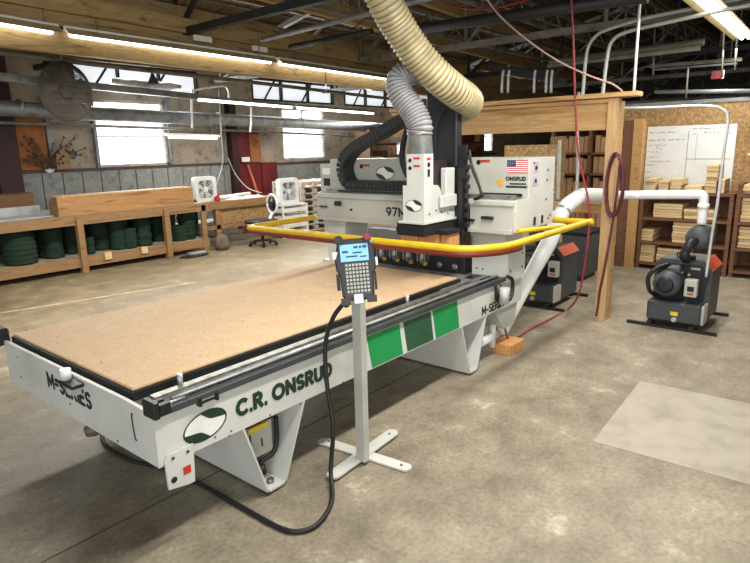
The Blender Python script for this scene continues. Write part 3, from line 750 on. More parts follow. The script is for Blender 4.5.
# ================================================================ PENDANT
PT = thing('pendant_stand', 'white steel post with cross shaped flat foot standing beside the router', 'stand', (2.478, 2.2, 0))
build('pole', MB().bbox(2.455, 2.505, 2.145, 2.215, .02, 1.09, .004), GREYW, PT)
def strap(a, b_, w_):
    a = Vector(a); b_ = Vector(b_); d = (b_-a).normalized(); nn = Vector((-d.y, d.x, 0)); P = []
    for k in range(9): t = PI/2+PI*k/8; P.append(a+(d*math.cos(t)+nn*math.sin(t))*w_)
    for k in range(9): t = -PI/2+PI*k/8; P.append(b_+(d*math.cos(t)+nn*math.sin(t))*w_)
    return P
build('foot', MB().prism(strap((2.582, 1.935, .004), (2.52, 2.55, .004), .042), (0, 0, .012)), WHITE, PT)
build('foot', MB().prism(strap((2.86, 2.25, .017), (2.245, 2.205, .017), .042), (0, 0, .012)), WHITE, PT)
build('bolt', MB().rod((2.58, 1.96, .016), (2.58, 1.96, .02), .008, 8).rod((2.53, 2.52, .016), (2.53, 2.52, .02), .008, 8).rod((2.83, 2.248, .029), (2.83, 2.248, .033), .008, 8), SCRW, PT)
build('hanger', MB().box(2.425, 2.447, 2.15, 2.22, 1.06, 1.16), ALU, PT)
# pendant : tilted body facing the camera side
pd_c = Vector((2.40, 2.118, 1.245))
fw = (Vector((0, 0, 1.95))-pd_c); fw.z = 0; fw.normalize(); xd = Vector((fw.y, -fw.x, 0)) * -1   # right as seen by the viewer
xd = Vector((-fw.y, fw.x, 0))
if xd.dot(RR) < 0: xd = -xd
tilt = math.radians(14); yd = (Vector((0, 0, 1))*math.cos(tilt)-fw*math.sin(tilt)).normalized(); nd = xd.cross(yd)
if nd.dot(fw) < 0: nd = -nd
rl = math.radians(3.5); xd, yd = xd*math.cos(rl)+yd*math.sin(rl), yd*math.cos(rl)-xd*math.sin(rl)
def L(x, y, z=0): return pd_c+xd*x*1.27+yd*y*1.12+nd*z
PD = thing('control_pendant', 'black handheld control pendant with blue screen and keypad hung on the white post', 'control pendant', pd_c+Vector((0, 0, -.16)))
out = [(-.075, .125), (-.06, .15), (.06, .15), (.083, .125), (.088, .06), (.087, .0), (.072, -.03), (.07, -.13), (.06, -.155), (-.055, -.155), (-.07, -.13), (-.074, -.03), (-.088, 0), (-.09, .06)]
pb = MB(); n = len(out)
pb.add([L(x, y, -.03) for x, y in out]+[L(x, y, .012) for x, y in out]+[L(x*.93, y*.95, .02) for x, y in out],
       [list(range(n))[::-1], list(range(2*n, 3*n))]+[(i, (i+1) % n, (i+1) % n+n, i+n) for i in range(n)]+[(i+n, (i+1) % n+n, (i+1) % n+2*n, i+2*n) for i in range(n)])
body = build('body', pb, BLACK, PD)
def quad(mb, x0, x1, y0, y1, z0, z1, f=L):
    vs = [f(x, y, z) for x in (x0, x1) for y in (y0, y1) for z in (z0, z1)]
    mb.add(vs, [(0,1,3,2),(4,6,7,5),(0,4,5,1),(2,3,7,6),(0,2,6,4),(1,5,7,3)])
    return mb
scn = build('screen', quad(MB(), -.064, .058, .038, .122, .018, .022), GLASSG, PD, label='lit pale blue screen')
sg = MB()
for (x0, x1, y0, y1) in ((-.005, .014, .1, .112), (.018, .03, .1, .112), (.034, .052, .1, .112), (-.055, -.03, .08, .092), (-.01, .03, .075, .083), (-.04, .01, .058, .066), (.02, .05, .055, .062)):
    quad(sg, x0, x1, y0, y1, .0222, .0228)
build('screen_digits', sg, SCRD, scn)
kp = build('keypad', quad(MB(), -.05, .055, -.128, .03, .018, .0205), DGREY, PD)
for i in range(8):
    for j in range(7):
        x = -.042+j*.0148; y = .02-i*.0186
        kb = quad(MB(), x-.0046, x+.0046, y-.0054, y+.0054, .0205, .0245)
        build('key', kb, GREYW, kp)
def disc(mb, x, y, r, z0, z1, n=16):
    a, b_ = L(x, y, z0), L(x, y, z1); return mb.rod(a, b_, r, n)
build('knob', disc(disc(MB(), -.066, .145, .026, 0, .035), -.066, .145, .018, .035, .045), BLACK, PD)
eb = build('emergency_stop', disc(MB(), .058, .152, .024, 0, .03), BLACK, PD)
build('button', disc(MB(), .058, .152, .019, .03, .05), plain('estop', (128, 26, 40), .4), eb, label='dark red mushroom button')
build('side_grip', quad(quad(MB(), -.09, -.075, -.1, -.02, -.02, .02), .074, .084, -.11, -.02, -.02, .02), RUB, PD)
build('side_button', quad(quad(MB(), -.098, -.075, .055, .09, -.01, .02), .086, .096, .01, .05, -.01, .015), PAPER, PD)
build('corner_guard', quad(quad(MB(), -.078, -.035, -.175, -.14, -.025, .022), .035, .078, -.17, -.135, -.025, .022), BLACK, PD)
build('mount_clip', quad(MB(), -.02, .018, -.17, -.125, .02, .026), ALU, PD)
cpts = [L(-.055, -.165, 0), at(346, 301, X=2.36), at(333, 318, X=2.33), at(325.5, 345, X=2.31), at(327, 385, X=2.28), at(333, 425, X=2.24), Vector((2.2, 2.185, .08)), at(332, 500, Z=.014), at(320, 522, Z=.014), at(302, 531, Z=.014), at(280, 528, Z=.014), at(240, 506, Z=.014), at(200, 484, Z=.014), at(165, 468, Z=.014), at(130, 460, Z=.014), at(104, 443, Z=.014), Vector((1.75, 4.0, .014))]
cb = build('pendant_cable', MB().tube(smooth_path(cpts, 8), .0135, 8), RUB)
tag(cb, 'thick black cable drooping from the pendant and curling across the floor', 'cable')
build('connector', MB().rod(cpts[0], cpts[1]+Vector((0, 0, -.02)), .02, 10), RUB, cb)
bg = MB(); bg.lathe((2.05, 4.32, .26), [(.03, -.16), (.075, -.12), (.085, 0), (.08, .1), (.05, .16)], 14, 'x')
# brown dust bag hanging under the front end
bg = MB(); bg.lathe((1.33, 3.19, .385), [(.0, -.045), (.03, -.035), (.042, 0), (.04, .06), (.035, .3)], 14, 'x')
part('cable_gland', bg, plain('brown_grey_plastic', (92, 82, 74), .5))
# ================================================================ HOSES
def ribbed(name, pts, r, step, m1, m2, rmin=.9):
    P = resample(smooth_path(pts, 14), step/4); rad = []
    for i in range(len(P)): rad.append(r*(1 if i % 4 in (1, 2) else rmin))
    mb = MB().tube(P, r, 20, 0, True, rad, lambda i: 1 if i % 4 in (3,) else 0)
    return build(name, mb, [m1, m2])
gh = ribbed('grey_duct_hose', [Vector((3.965, 2.785, 2.0)), Vector((3.965, 2.785, 2.06)), Vector((3.955, 2.84, 2.17)), Vector((3.93, 2.94, 2.31)), Vector((3.95, 2.97, 2.42)), Vector((4.02, 2.88, 2.48)), Vector((4.12, 2.76, 2.44)), Vector((4.22, 2.66, 2.34))], .105, .026, HOSEG, HOSEGD, .9)
tag(gh, 'translucent grey ribbed hose rising from the white dust shroud in a hook', 'hose')
yh = ribbed('cream_duct_hose', [at(362, -50, X=3.5), at(382, -4, X=3.6), at(398, 26, X=3.75), at(417, 54, X=3.9), at(438, 77, X=4.05), at(455, 91, X=4.22), at(466, 99, X=4.42), at(468, 104, X=4.58), at(458, 110, X=4.74), at(446, 125, X=4.82)], .128, .036, HOSEY, HOSEYD, .92)
tag(yh, 'fat cream ribbed hose sweeping down from the ceiling behind the black tower', 'hose')

# ================================================================ TIMBER FRAME
TF = thing('timber_frame', 'tall pine post and wide header board frame standing behind the gantry', 'timber frame', (6.33, 2.05, 0))
build('post', MB().bbox(6.3, 6.4, 2.0, 2.105, 0, 2.33, .003), PLY, TF)
build('header_board', MB().bbox(6.36, 6.40, 2.106, 4.88, 2.02, 2.32, .003).box(6.31, 6.35, 2.106, 4.88, 2.29, 2.325), PLYY, TF)
build('top_plate', MB().bbox(6.26, 6.46, 1.82, 4.88, 2.335, 2.38, .003), PLYY, TF)
build('post', MB().bbox(6.3, 6.4, 4.60, 4.69, 0, 2.0, .003), PLY, TF)
build('brace', MB().bbox(6.4, 6.5, 2.0, 2.09, 0, 2.3, .003), PLYX, TF)
# hoses and cords on the post
def coil(name, pts, r, mat, lab, cat, n=8, **k):
    o = build(name, MB().tube(smooth_path(pts, n), r, 8), mat); return tag(o, lab, cat, **k)
cl = []
c0 = Vector((6.27, 1.975, 1.47))
for k in range(60):
    t = 2*PI*k/20; w_ = .085-.006*math.sin(k*.3); h = .31-.02*math.cos(k*.21)
    cl.append(c0+Vector((-.02*(k/20)-.0, .05*math.cos(.5)+w_*math.sin(t)-.05, h*math.cos(t))))
coil('air_hose_coil', cl, .012, DREDH, 'dark red air hose looped in a long coil on the pine post', 'hose', 3)
coil('cord', [Vector((6.25, 1.93, 1.7)), at(617, 190, X=6.24), at(613, 220, X=6.26), at(606, 260, X=6.26), at(600, 290, X=6.27), at(598, 305, X=6.27), at(596, 316, X=6.27)], .012, DREDH, 'dark hose hanging straight down the face of the pine post', 'hose')
coil('red_air_hose', [at(571, -8, X=6.0), at(573, 30, X=6.05), at(575, 92, X=6.15), at(578, 150, X=6.2), at(589, 205, X=6.2), at(588, 240, X=6.2), at(583, 275, X=6.25), at(578, 296, X=6.3), at(568, 309, Z=.014), at(548, 320, Z=.014), at(530, 329, Z=.014), at(518, 337, Z=.014), at(511, 343, Z=.02), at(506, 333, X=4.85), at(504, 318, X=4.85)], .0105, REDH, 'red air hose dropping from the roof and running over the floor to the router', 'hose')
coil('electrical_cord', [at(482, -8, X=5.5), at(500, 16, X=5.6), at(530, 42, X=5.8), at(560, 62, X=6.0), at(590, 76, X=6.1), at(612, 84, X=6.2), at(622, 91, X=6.3)], .009, plain('cord_pinkish', (170, 140, 130), .6), 'thin pale cord drooping from the roof to the top of the pine frame', 'cord')
coil('conduit', [at(641, -10, X=6.36), at(637, 45, X=6.36), at(634, 91, X=6.36)], .014, CONDM, 'thin vertical conduit meeting the end of the pine top plate', 'conduit')
coil('conduit', [at(560, 108, X=6.56), at(640, 108, X=6.56), at(690, 106, X=6.56), at(712, 106.5, X=6.56), at(722, 109, X=6.56), at(728, 118, X=6.56), at(724, 150, X=6.56), at(718, 200, X=6.56), at(712, 235, X=6.56), at(706, 277, X=6.56)], .014, CONDM, 'bent conduit arching from the pine frame down to the right pump', 'conduit')
coil('conduit', [at(579, 92, X=8.6), at(577, 120, X=8.6), at(578, 160, X=8.6), at(576, 200, X=8.6)], .022, CONDM, 'vertical conduit in front of the lumber rack behind the pine post', 'conduit')
coil('conduit', [at(790, -12, X=8), at(715, 4, X=8), at(650, 17, X=8), at(612, 28, X=8), at(596, 36, X=8), at(587, 52, X=8), at(583, 92, X=8.0), at(582, 100, X=8)], .022, CONDM, 'left of two conduits bending down from the roof above the pine header', 'conduit')
coil('conduit', [at(790, -3, X=7.6), at(715, 12, X=7.6), at(660, 24, X=7.6), at(630, 31, X=7.6), at(615, 38, X=7.6), at(608, 52, X=7.6), at(603, 92, X=7.6), at(602, 100, X=7.6)], .022, CONDM, 'right of two conduits bending down from the roof above the pine header', 'conduit')
coil('conduit', [at(560, 140, X=8.9), at(559, 170, X=8.9), at(558, 200, X=8.9)], .03, CONDM, 'pale upright pipe at the right edge of the OSB panel behind the gantry', 'pipe')
for (px, cx) in ((503, 9.0), (509, 9.0), (535, 9), (547, 9), (552, 9)):
    coil('pipe_drop', [at(px+.5, 70, X=cx), at(px-.5, 78, X=cx), at(px-1, 93, X=cx)], .022, CONDM, 'one of five short pale pipe drops in the dark roof above the pine header', 'pipe', 4, group='short pipe drops above the header')
# ================================================================ PUMPS
def make_pump():
    x0, y0 = 6.6, 1.075      # body front / right edge
    P = thing('vacuum_pump', '', 'pump', (6.9, 1.3, 0))
    bd = MB(); W = .545
    pr = [(y0, .09), (y0, .60), (y0+.08, .69), (y0+W-.05, .69), (y0+W, .62), (y0+W, .09)]
    bd.prism([(6.66, y, z) for y, z in pr], (.46, 0, 0))
    build('housing', bd, PUMPG, P)
    build('front_recess', MB().prism([(6.645, y, z) for y, z in [(y0+.06, .27), (y0+.03, .56), (y0+.1, .645), (y0+W-.08, .645), (y0+W-.03, .57), (y0+W-.03, .27)]], (.014, 0, 0)), PUMPD, P)
    build('orange_cover', MB().prism([(6.65, y0-.003, .60), (6.65, y0+.082, .696), (6.65, y0+.074, .70), (6.65, y0-.010, .605)], (.48, 0, 0)), ORANGE, P, label='orange chamfered cover strip')
    build('oil_box', MB().bbox(6.45, 6.66, y0+.03, y0+W+.0, .06, .275, .02), PUMPG, P)
    build('oil_box_end', MB().bbox(6.46, 6.65, y0+.005, y0+.032, .07, .27, .008), GREYW, P)
    sk = build('drain_plug', MB().lathe((6.45, y0+.27, .10), [(.012, -.05), (.02, -.045), (.02, -.02), (.028, -.02), (.028, 0)], 12, 'x'), GREYW, P)
    build('oil_label', MB().box(6.446, 6.449, y0+.24, y0+.31, .14, .18), YLAB, P, label='yellow warning label')
    mc = Vector((6.34, y0+.36, .475))
    mo = MB(); pf = [(.0, .0), (.07, 0), (.11, .015), (.12, .04)]
    for k in range(12): q = .045+k*.022; pf += [(.127, q), (.127, q+.012), (.118, q+.013), (.118, q+.021)]
    pf += [(.127, .31), (.127, .32)]
    mo.lathe(mc, pf, 28, 'x'); mt = build('motor', mo, PUMPG, P)
    build('fan_grille', MB().lathe(mc+Vector((-.003, 0, 0)), [(0, 0), (.06, -.001), (.085, .004)], 20, 'x'), PUMPD, mt)
    build('terminal_box', MB().bbox(6.46, 6.62, y0+.26, y0+.38, .58, .64, .01), PUMPG, P)
    for k in range(3): build('gauge', MB().lathe((6.6, y0+.2+k*.07, .55+.02*k), [(0, -.03), (.02, -.03), (.022, -.02), (.022, .04)], 12, 'x'), STEEL, P)
    ht = [Vector((6.6, y0+.5, .3)), Vector((6.5, y0+.54, .36)), Vector((6.48, y0+.56, .5)), Vector((6.5, y0+.5, .60)), Vector((6.62, y0+.42, .63))]
    build('cooling_hose', MB().tube(smooth_path(ht), .022, 10), PUMPD, P)
    build('name_plate', MB().box(6.641, 6.645, y0+.11, y0+.2, .60, .622), ALU, P)
    cbx = build('switch_box', MB().bbox(6.42, 6.50, y0+.085, y0+.2, .36, .54, .008), GREYW, P, label='off-white switch box')
    build('rocker', MB().box(6.41, 6.42, y0+.11, y0+.17, .42, .47), INKW, cbx); build('red_mark', MB().box(6.412, 6.42, y0+.11, y0+.17, .385, .4), LABR, cbx)
    build('skid_rail', MB().box(6.40, 6.44, y0-.13, y0+.72, .0, .03), BLACK, P); build('skid_rail', MB().box(7.24, 7.28, y0-.1, y0+.65, 0, .03), BLACK, P)
    build('rubber_mount', MB().rod((6.55, y0+.1, .0), (6.55, y0+.1, .07), .03, 10).rod((6.55, y0+.5, .0), (6.55, y0+.5, .07), .03, 10).rod((7.2, y0+.1, 0), (7.2, y0+.1, .1), .03, 10).rod((7.2, y0+.5, 0), (7.2, y0+.5, .1), .03, 10).box(6.40, 7.28, y0+.08, y0+.12, .03, .06).box(6.40, 7.28, y0+.48, y0+.52, .03, .06), PUMPD, P)
    build('lifting_eye', MB().tube([Vector((6.75, y0+.33+.03*math.cos(t), .72+.035*math.sin(t))) for t in [2*PI*k/12 for k in range(13)]], .008, 6), PUMPD, P)
    fc = Vector((6.72, y0+.155, .93))
    f = MB(); f.lathe(fc, [(.0, -.14), (.06, -.14), (.1, -.12), (.122, -.09), (.127, 0), (.122, .1), (.1, .14), (0, .15)], 24, 'x')
    fl_ = build('inlet_filter', f, PUMPG, P)
    build('elbow', MB().tube(smooth_path([fc+Vector((-.1, .02, -.02)), fc+Vector((-.2, .05, -.05)), fc+Vector((-.21, .08, -.12)), fc+Vector((-.2, .09, -.18)), fc+Vector((-.06, .09, -.225))]), .048, 14).rod(fc+Vector((-.0, .09, -.24)), fc+Vector((-.0, .09, -.20)), .07, 16), PUMPD, fl_)
    return P
p1 = make_pump(); p1['label'] = 'dark grey vacuum pump with round motor and orange edge, standing alone at the right'; p1['group'] = 'vacuum pumps'
p2 = copy_tree(p1); p2.location = (6.9, 2.85, 0); [setattr(c_, 'location', (0, -.11, .03)) for c_ in p2.children if c_.name.startswith('switch_box')]; p2['label'] = 'dark grey vacuum pump with orange edge half hidden behind the white pipe of the router'
bx = thing('machine_cabinet', 'plain dark grey machine cabinet on the floor behind the pumps and pine post', 'cabinet', (8.3, 3.4, 0))
build('body', MB().bbox(8.0, 8.6, 2.86, 3.7, .06, .66, .02), PUMPG, bx); build('lid', MB().bbox(7.98, 8.62, 2.84, 3.72, .661, .70, .01), PUMPD, bx); build('base', MB().box(8.03, 8.57, 2.9, 3.66, 0, .06), PUMPD, bx)
# white vacuum pipe
XP = 6.72
vp = thing('vacuum_pipe', 'white plastic vacuum pipe from the right pump across and down beneath the router', 'pipe', (XP, 2.2, 0))
zt = 1.375
build('thin_run', MB().tube(smooth_path([Vector((XP, 1.23, 1.062)), Vector((XP, 1.23, 1.28)), Vector((XP, 1.245, 1.35)), Vector((XP, 1.30, zt-.015)), Vector((XP, 1.4, zt-.02)), Vector((XP, 1.8, zt-.035)), Vector((XP, 2.15, zt-.05))], 6), .046, 16), PVC, vp)
build('coupling', MB().rod((XP, 1.23, 1.22), (XP, 1.23, 1.27), .054, 16), PVC, vp); build('coupling', MB().rod((XP, 2.12, zt-.055), (XP, 2.3, zt-.065), .078, 18), PVC, vp)
tp = [Vector((XP, 2.25, zt-.06)), Vector((6.5, 2.38, 1.33)), at(575, 200, X=6.2), at(566, 207, X=6.05), at(557, 222, X=5.9), at(549, 242, X=5.75), at(533, 271, X=5.5), at(517, 302, X=5.25), at(506, 325, X=5.1), at(500, 338, X=5.0)]
P_ = resample(smooth_path(tp, 10), .03)
build('wide_run', MB().tube(P_, .098, 18, radii=[.082-.03*max(0, (i/len(P_)-.55)/.45) for i in range(len(P_))]), PVC, vp)
build('seam_ring', MB().tube([P_[26], P_[27]], .086, 18).tube([P_[14], P_[15]], .086, 18), ALU, vp)
wbk = build('wood_block', MB().bbox(4.72, 5.0, S-.06, S+.14, 0, .1, .005), BLOCKW); tag(wbk, 'short timber block on the floor under the rear end of the router', 'wood block')
# ================================================================ BACK WALL SHELVES
XF, XB = 9.42, 9.93
def board_stack(y0, y1, z0, z1, lab, grp, n=None, xoff=0, cols=1):
    bh = .045; n = n or max(1, int(round((z1-z0)/bh))); h = (z1-z0)/n; proto = None
    for c in range(cols):
        ya = y0+(y1-y0)*c/cols; yb2 = y0+(y1-y0)*(c+1)/cols-.006
        for k in range(n):
            dx, dy = random.uniform(-.03, .03), random.uniform(-.006, .006)
            if proto is None:
                proto = build('cut_board', MB().bbox(XF+.05+xoff, XB-.06, ya, yb2, z0, z0+h-.004, .003), LUMB); o = proto; base = o.location.copy()
            else:
                o = proto.copy(); C.objects.link(o)
            o.location = base+Vector((dx, (y1-y0)*c/cols+dy, k*h)); tag(o, lab, 'board', grp)
def shelf_unit(ya, yb_, levels, lab, top):
    U = thing('shelf_unit', lab, 'shelf', ((XF+XB)/2, (ya+yb_)/2, 0))
    for y in (ya, yb_-.05): build('upright', MB().box(XF, XF+.05, y, y+.05, 0, top).box(XB-.05, XB, y, y+.05, 0, top), DARKW, U)
    for z in levels: build('shelf_board', MB().box(XF-.005, XB, ya+.0, yb_, z-.035, z), DARKW, U)
    build('back_panel', MB().box(XB+.002, XB+.015, ya, yb_, 0, levels[-1]), DARKW, U)
    return U
shelf_unit(1.36, 2.58, [.1, .42, .78, 1.16], 'dark wooden shelf unit under the whiteboard with stacks of cut boards', 1.16)
shelf_unit(-.2, 1.33, [.1, .42, .78, 1.16], 'dark wooden shelf unit at the right edge of the picture with board stacks', 1.3)
def sy(px, py): return at(px, py, X=XF+.05).y
def st(px0, px1, z0, z1, lab, grp, cols=1): board_stack(sy(px1, 230), sy(px0, 230), z0, z1, lab, grp, None, 0, cols)
T = 'pine board in the %s'
for (a, b_, z0, z1, s_, c) in (
    (641, 652, 1.165, 1.36, 'left low stack on the top shelf under the whiteboard', 1), (654, 664, 1.165, 1.33, 'second low stack on the top shelf under the whiteboard', 1), (666, 677, 1.165, 1.36, 'third low stack on the top shelf under the whiteboard', 1),
    (680, 697, 1.165, 1.26, 'thin layer on the top shelf between the stacks', 1), (700, 712, 1.165, 1.56, 'tallest stack in front of the whiteboard', 1), (713.5, 720, 1.165, 1.36, 'stack right of the tallest one in front of the whiteboard', 1),
    (651, 680, .785, .99, 'wide left stack on the second shelf', 2), (682, 713, .785, .93, 'wide right stack on the second shelf', 2),
    (641, 653, .425, .60, 'small stepped stack at the left of the third shelf', 1), (672, 712, .425, .73, 'big stack in the middle of the third shelf', 3),
    (638, 656, .105, .37, 'left stack on the bottom shelf', 1), (658, 690, .105, .33, 'long stack on the bottom shelf behind the pump', 2)):
    st(a, b_, z0, z1, T % s_, s_)
for (y0, y1, z0, z1, s_) in ((1.0, 1.27, .785, 1.12, 'stack left on the second shelf of the right unit'), (.7, .97, .785, 1.1, 'stack right on the second shelf of the right unit'), (1.06, 1.27, .425, .72, 'stack left on the third shelf of the right unit'), (.72, 1.0, .425, .74, 'stack right on the third shelf of the right unit'), (.7, .98, .105, .38, 'stack on the bottom shelf of the right unit'), (.95, 1.27, 1.165, 1.29, 'stack on top of the right unit')):
    board_stack(y0, y1, z0, z1, T % s_, s_)
# tall pine divider
dv = build('divider_board', MB().bbox(9.38, 9.44, 2.60, 2.74, 0, 2.22, .004).box(9.44, 9.93, 2.70, 2.742, 0, 2.2), PLYX); tag(dv, 'tall upright pine divider board left of the whiteboard', 'board')
# lumber rack left of divider
LR = thing('lumber_rack', 'dark open rack of short upright boards behind the pine post', 'rack', (9.7, 3.4, 0))
build('frame', MB().box(9.45, 9.9, 3.98, 4.03, 0, 2.12).box(9.40, 9.9, 2.745, 2.88, 0, 2.2).box(9.45, 9.9, 3.38, 3.42, 0, 2.12).box(9.45, 9.9, 2.88, 3.98, 2.08, 2.12), DARKW, LR)
for z in (.5, .95, 1.42, 1.74): build('shelf_board', MB().box(9.45, 9.9, 2.88, 3.98, z-.03, z), DARKW, LR)
build('back_panel', MB().box(9.905, 9.92, 2.75, 4.03, 0, 2.1), DARKW, LR)
UPB = wood('upright_boards', (172, 132, 96), (116, 78, 52), 2, s=2)
proto = None
for z, h in ((.50, .36), (.95, .40), (1.42, .27), (1.74, .28)):
    y = 2.90
    while y < 3.9:
        wdt = random.choice((.075, .09))
        if not (3.33 < y < 3.42):
            hh_ = h*random.uniform(.8, 1)
            o = build('upright_board', MB().bbox(9.5, 9.85, y, y+wdt-.006, z, z+hh_, .003), UPB)
            tag(o, 'short board standing on end on the %s shelf of the dark rack' % {.5: 'lowest', .95: 'second lowest', 1.42: 'second highest', 1.74: 'highest'}[z], 'board', 'boards on end, rack shelf at %.1f m' % z)
        y += wdt+.004
# osb panel etc behind gantry
ob = build('osb_panel', MB().box(8.98, 9.0, 3.72, 4.62, .4, 1.88), OSBD); tag(ob, 'loose OSB panel standing behind the gantry under the header', 'panel')
ob = build('osb_panel', MB().box(9.02, 9.05, 3.62, 3.86, 0, 2.0), OSBM); tag(ob, 'narrow OSB strip standing beside the pale upright pipe', 'panel')
# whiteboard
XW = 9.945
q0 = at(648.3, 127.3, X=XW); q1 = at(737.9, 123.2, X=XW)
wy1, wy0, wz1 = q0.y, q1.y, (q0.z+q1.z)/2
wb = thing('whiteboard', 'large whiteboard with faint handwriting mounted on the OSB wall', 'whiteboard', (XW, (wy0+wy1)/2, 1.1))
build('surface', MB().box(XW-.012, XW, wy0, wy1, 1.02, wz1), WB, wb)
g = MB(); g.box(XW-.014, XW-.012, wy1-.58, wy1-.574, 1.05, wz1-.08).box(XW-.014, XW-.012, wy0+.05, wy1-.57, 1.62, 1.626).box(XW-.014, XW-.012, wy0+.5, wy0+.503, 1.62, wz1-.12); build('ruled_line', g, INK, wb)
random.seed(11)
def scrib(y, z, ln, mat, h=.022):
    P = []; k = 0; yy = y
    while y-yy < ln:
        P.append(Vector((XW-.015, yy, z+random.uniform(-h/2, h/2)))); yy -= .009
        if random.random() < .16 and len(P) > 3:
            sm.tube(P, .0024, 4); P = []; yy -= .02
    if len(P) > 1: sm.tube(P, .0024, 4)
sm = MB()
for (y, z, ln, b_) in ((.02, .09, .40, 0), (.02, .20, .52, 0), (.02, .58, .1, 0), (.02, .68, .1, 0), (.02, .77, .13, 0), (.02, .86, .16, 0), (.62, .05, .3, 0), (.98, .05, .4, 0), (.64, .13, .04, 0), (.78, .11, .25, 0), (1.1, .13, .05, 0)):
    scrib(wy1-y, wz1-z, ln, INK)
build('handwriting', sm, INK, wb)
sm = MB()
for (y, z, ln, b_) in ((.03, .28, .26, 0), (.14, .33, .12, 0), (.02, .38, .2, 0), (.03, .46, .14, 0), (.03, .52, .36, 0)): scrib(wy1-y, wz1-z, ln, INK)
build('handwriting', sm, REDINK, wb, label='faint red handwriting')
sf = thing('wall_shelf', 'small wall shelf on the OSB wall right of the whiteboard', 'shelf', (9.85, 1.15, 1.7)); build('board', MB().box(9.72, 9.94, .7, 1.3, 1.68, 1.70), PAPER, sf); build('bracket', MB().box(9.80, 9.94, 1.24, 1.26, 1.6, 1.68), STEEL, sf)
gbx = build('green_box', MB().bbox(9.76, 9.949, .85, 1.27, 1.86, 2.14, .01), GREENB); tag(gbx, 'green box on the OSB wall at the right edge of the picture', 'box')
build('band', MB().box(9.735, 9.74, .95, 1.2, 1.9, 1.96), PAPER, gbx)
bb = build('binder', MB().bbox(9.75, 9.92, .8, 1.26, 1.701, 1.76, .01), BLACK); tag(bb, 'black flat box lying on the small wall shelf under the green box', 'box')
# grey electrical box leaning by the post
el = build('junction_box', MB().bbox(7.62, 7.70, 2.36, 2.54, .60, .86, .01), GALV); tag(el, 'grey electrical box to the right of the pine post', 'electrical box')
build('lid_screw', MB().lathe((7.62, 2.5, .82), [(0, -.004), (.008, -.004), (.008, 0)], 8, 'x').box(7.615, 7.62, 2.38, 2.52, .62, .84), ALU, el)
elp = build('support_post', MB().box(7.72, 7.80, 2.40, 2.5, 0, 1.1), DARKW); tag(elp, 'short dark timber post carrying the grey electrical box', 'post')
hc = build('cross_beam', MB().bbox(7.0, 7.06, 2.3, 2.95, 1.08, 1.2, .004), PLYY); tag(hc, 'short pine cross board behind the bend of the white pipe', 'board')
hc2 = build('support_post', MB().box(7.07, 7.15, 2.85, 2.95, 0, 1.15), PLY); tag(hc2, 'short pine post holding up the cross board behind the white pipe', 'post')
# ================================================================ LEFT WORKBENCH
BY0, BY1, BZ = 9.75, 11.3, .93
WBN = thing('workbench', 'long timber workbench along the left wall with green rolls on its lower shelf', 'workbench', (4.8, 10.5, 0))
build('bench_top', MB().box(.6, 6.72, BY0-.02, BY1, BZ-.03, BZ), plain('bench_top_grey', (168, 160, 148), .7, var=.2), WBN)
build('front_apron', MB().bbox(.6, 6.75, BY0-.06, BY0-.02, BZ-.15, BZ+.004, .004), BENCHW, WBN)
build('lower_shelf', MB().box(.6, 6.72, BY0, BY1, .2, .24), plain('shelf_pale', (158, 146, 124), .8, var=.2), WBN)
build('lower_rail', MB().bbox(.6, 6.72, BY0-.05, BY0-.01, .09, .25, .004), BENCHW, WBN)
build('spacer_block', MB().bbox(4.62, 4.74, BY0-.09, BY0-.051, .16, .28, .004), LUMB, WBN)
build('spacer_block', MB().bbox(5.28, 5.4, BY0-.09, BY0-.051, .16, .28, .004), LUMB, WBN)
for x in (.8, 2.4, 4.28, 5.83, 6.63):
    build('leg', MB().bbox(x-.05, x+.05, BY0-.1 if x in (4.28, 5.83) else BY0-.06, BY0, 0, BZ-.03, .004), BENCHW, WBN)
    build('leg', MB().box(x-.05, x+.05, BY1-.1, BY1, 0, BZ-.03), BENCHW, WBN)
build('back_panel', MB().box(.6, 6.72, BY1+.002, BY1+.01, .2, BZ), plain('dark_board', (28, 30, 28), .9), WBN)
# green rolls (individual)
random.seed(5)
def roll(x, r, h, y, lab):
    z = .241; pf = [(r*.8, 0)]; k = 0.0; h = min(h, .53)
    while k < h:
        q = r*random.uniform(.86, 1.0); pf += [(q, k+.015), (q, k+.05), (q*.93, k+.065)]; k += .075
    pf += [(r*.8, h), (0, h+.005)]
    mb = MB(); mb.lathe((x, y, z), pf, 20); o = build('green_roll', mb, ROLLG); tag(o, lab, 'roll', 'green rolls on the lower bench shelf')
    return o
RL = [(0, 36, .6), (37, 60, .46), (45, 66, .58), (64, 79, .58), (84, 94, .24), (90, 112, .6), (110, 126, .56), (122, 137, .34), (136, 152, .6), (152, 165, .5), (168, 177, .5), (172, 188, .28), (180, 196, .6), (192, 200, .5)]
names = ['widest green roll at the left edge', 'second green roll from the left, before the first bench leg', 'tall green roll behind the second one', 'green roll just left of the first bench leg', 'short flat green roll right of the first bench leg', 'tall green roll in the middle bay', 'green roll right of the tall one in the middle bay', 'low lumpy green roll in the middle bay', 'tall green roll near the right of the middle bay', 'green roll left of the second bench leg', 'narrow green roll right of the second bench leg', 'low lumpy green roll in the right bay', 'tall green roll in the right bay', 'last narrow green roll in the right bay']
for i, (a, b_, h) in enumerate(RL):
    yy = 10.05 if i % 2 == 0 else 10.32
    if i in (4, 7, 11): yy = 10.0
    pa, pb2 = at(a, 245, Y=yy), at(b_, 240, Y=yy); r = (pb2.x-pa.x)/2*.96
    r = min(r, .32)
    roll((pa.x+pb2.x)/2, r, h*1.0, yy+(.1 if i == 2 else 0), names[i]+' on the bench shelf')
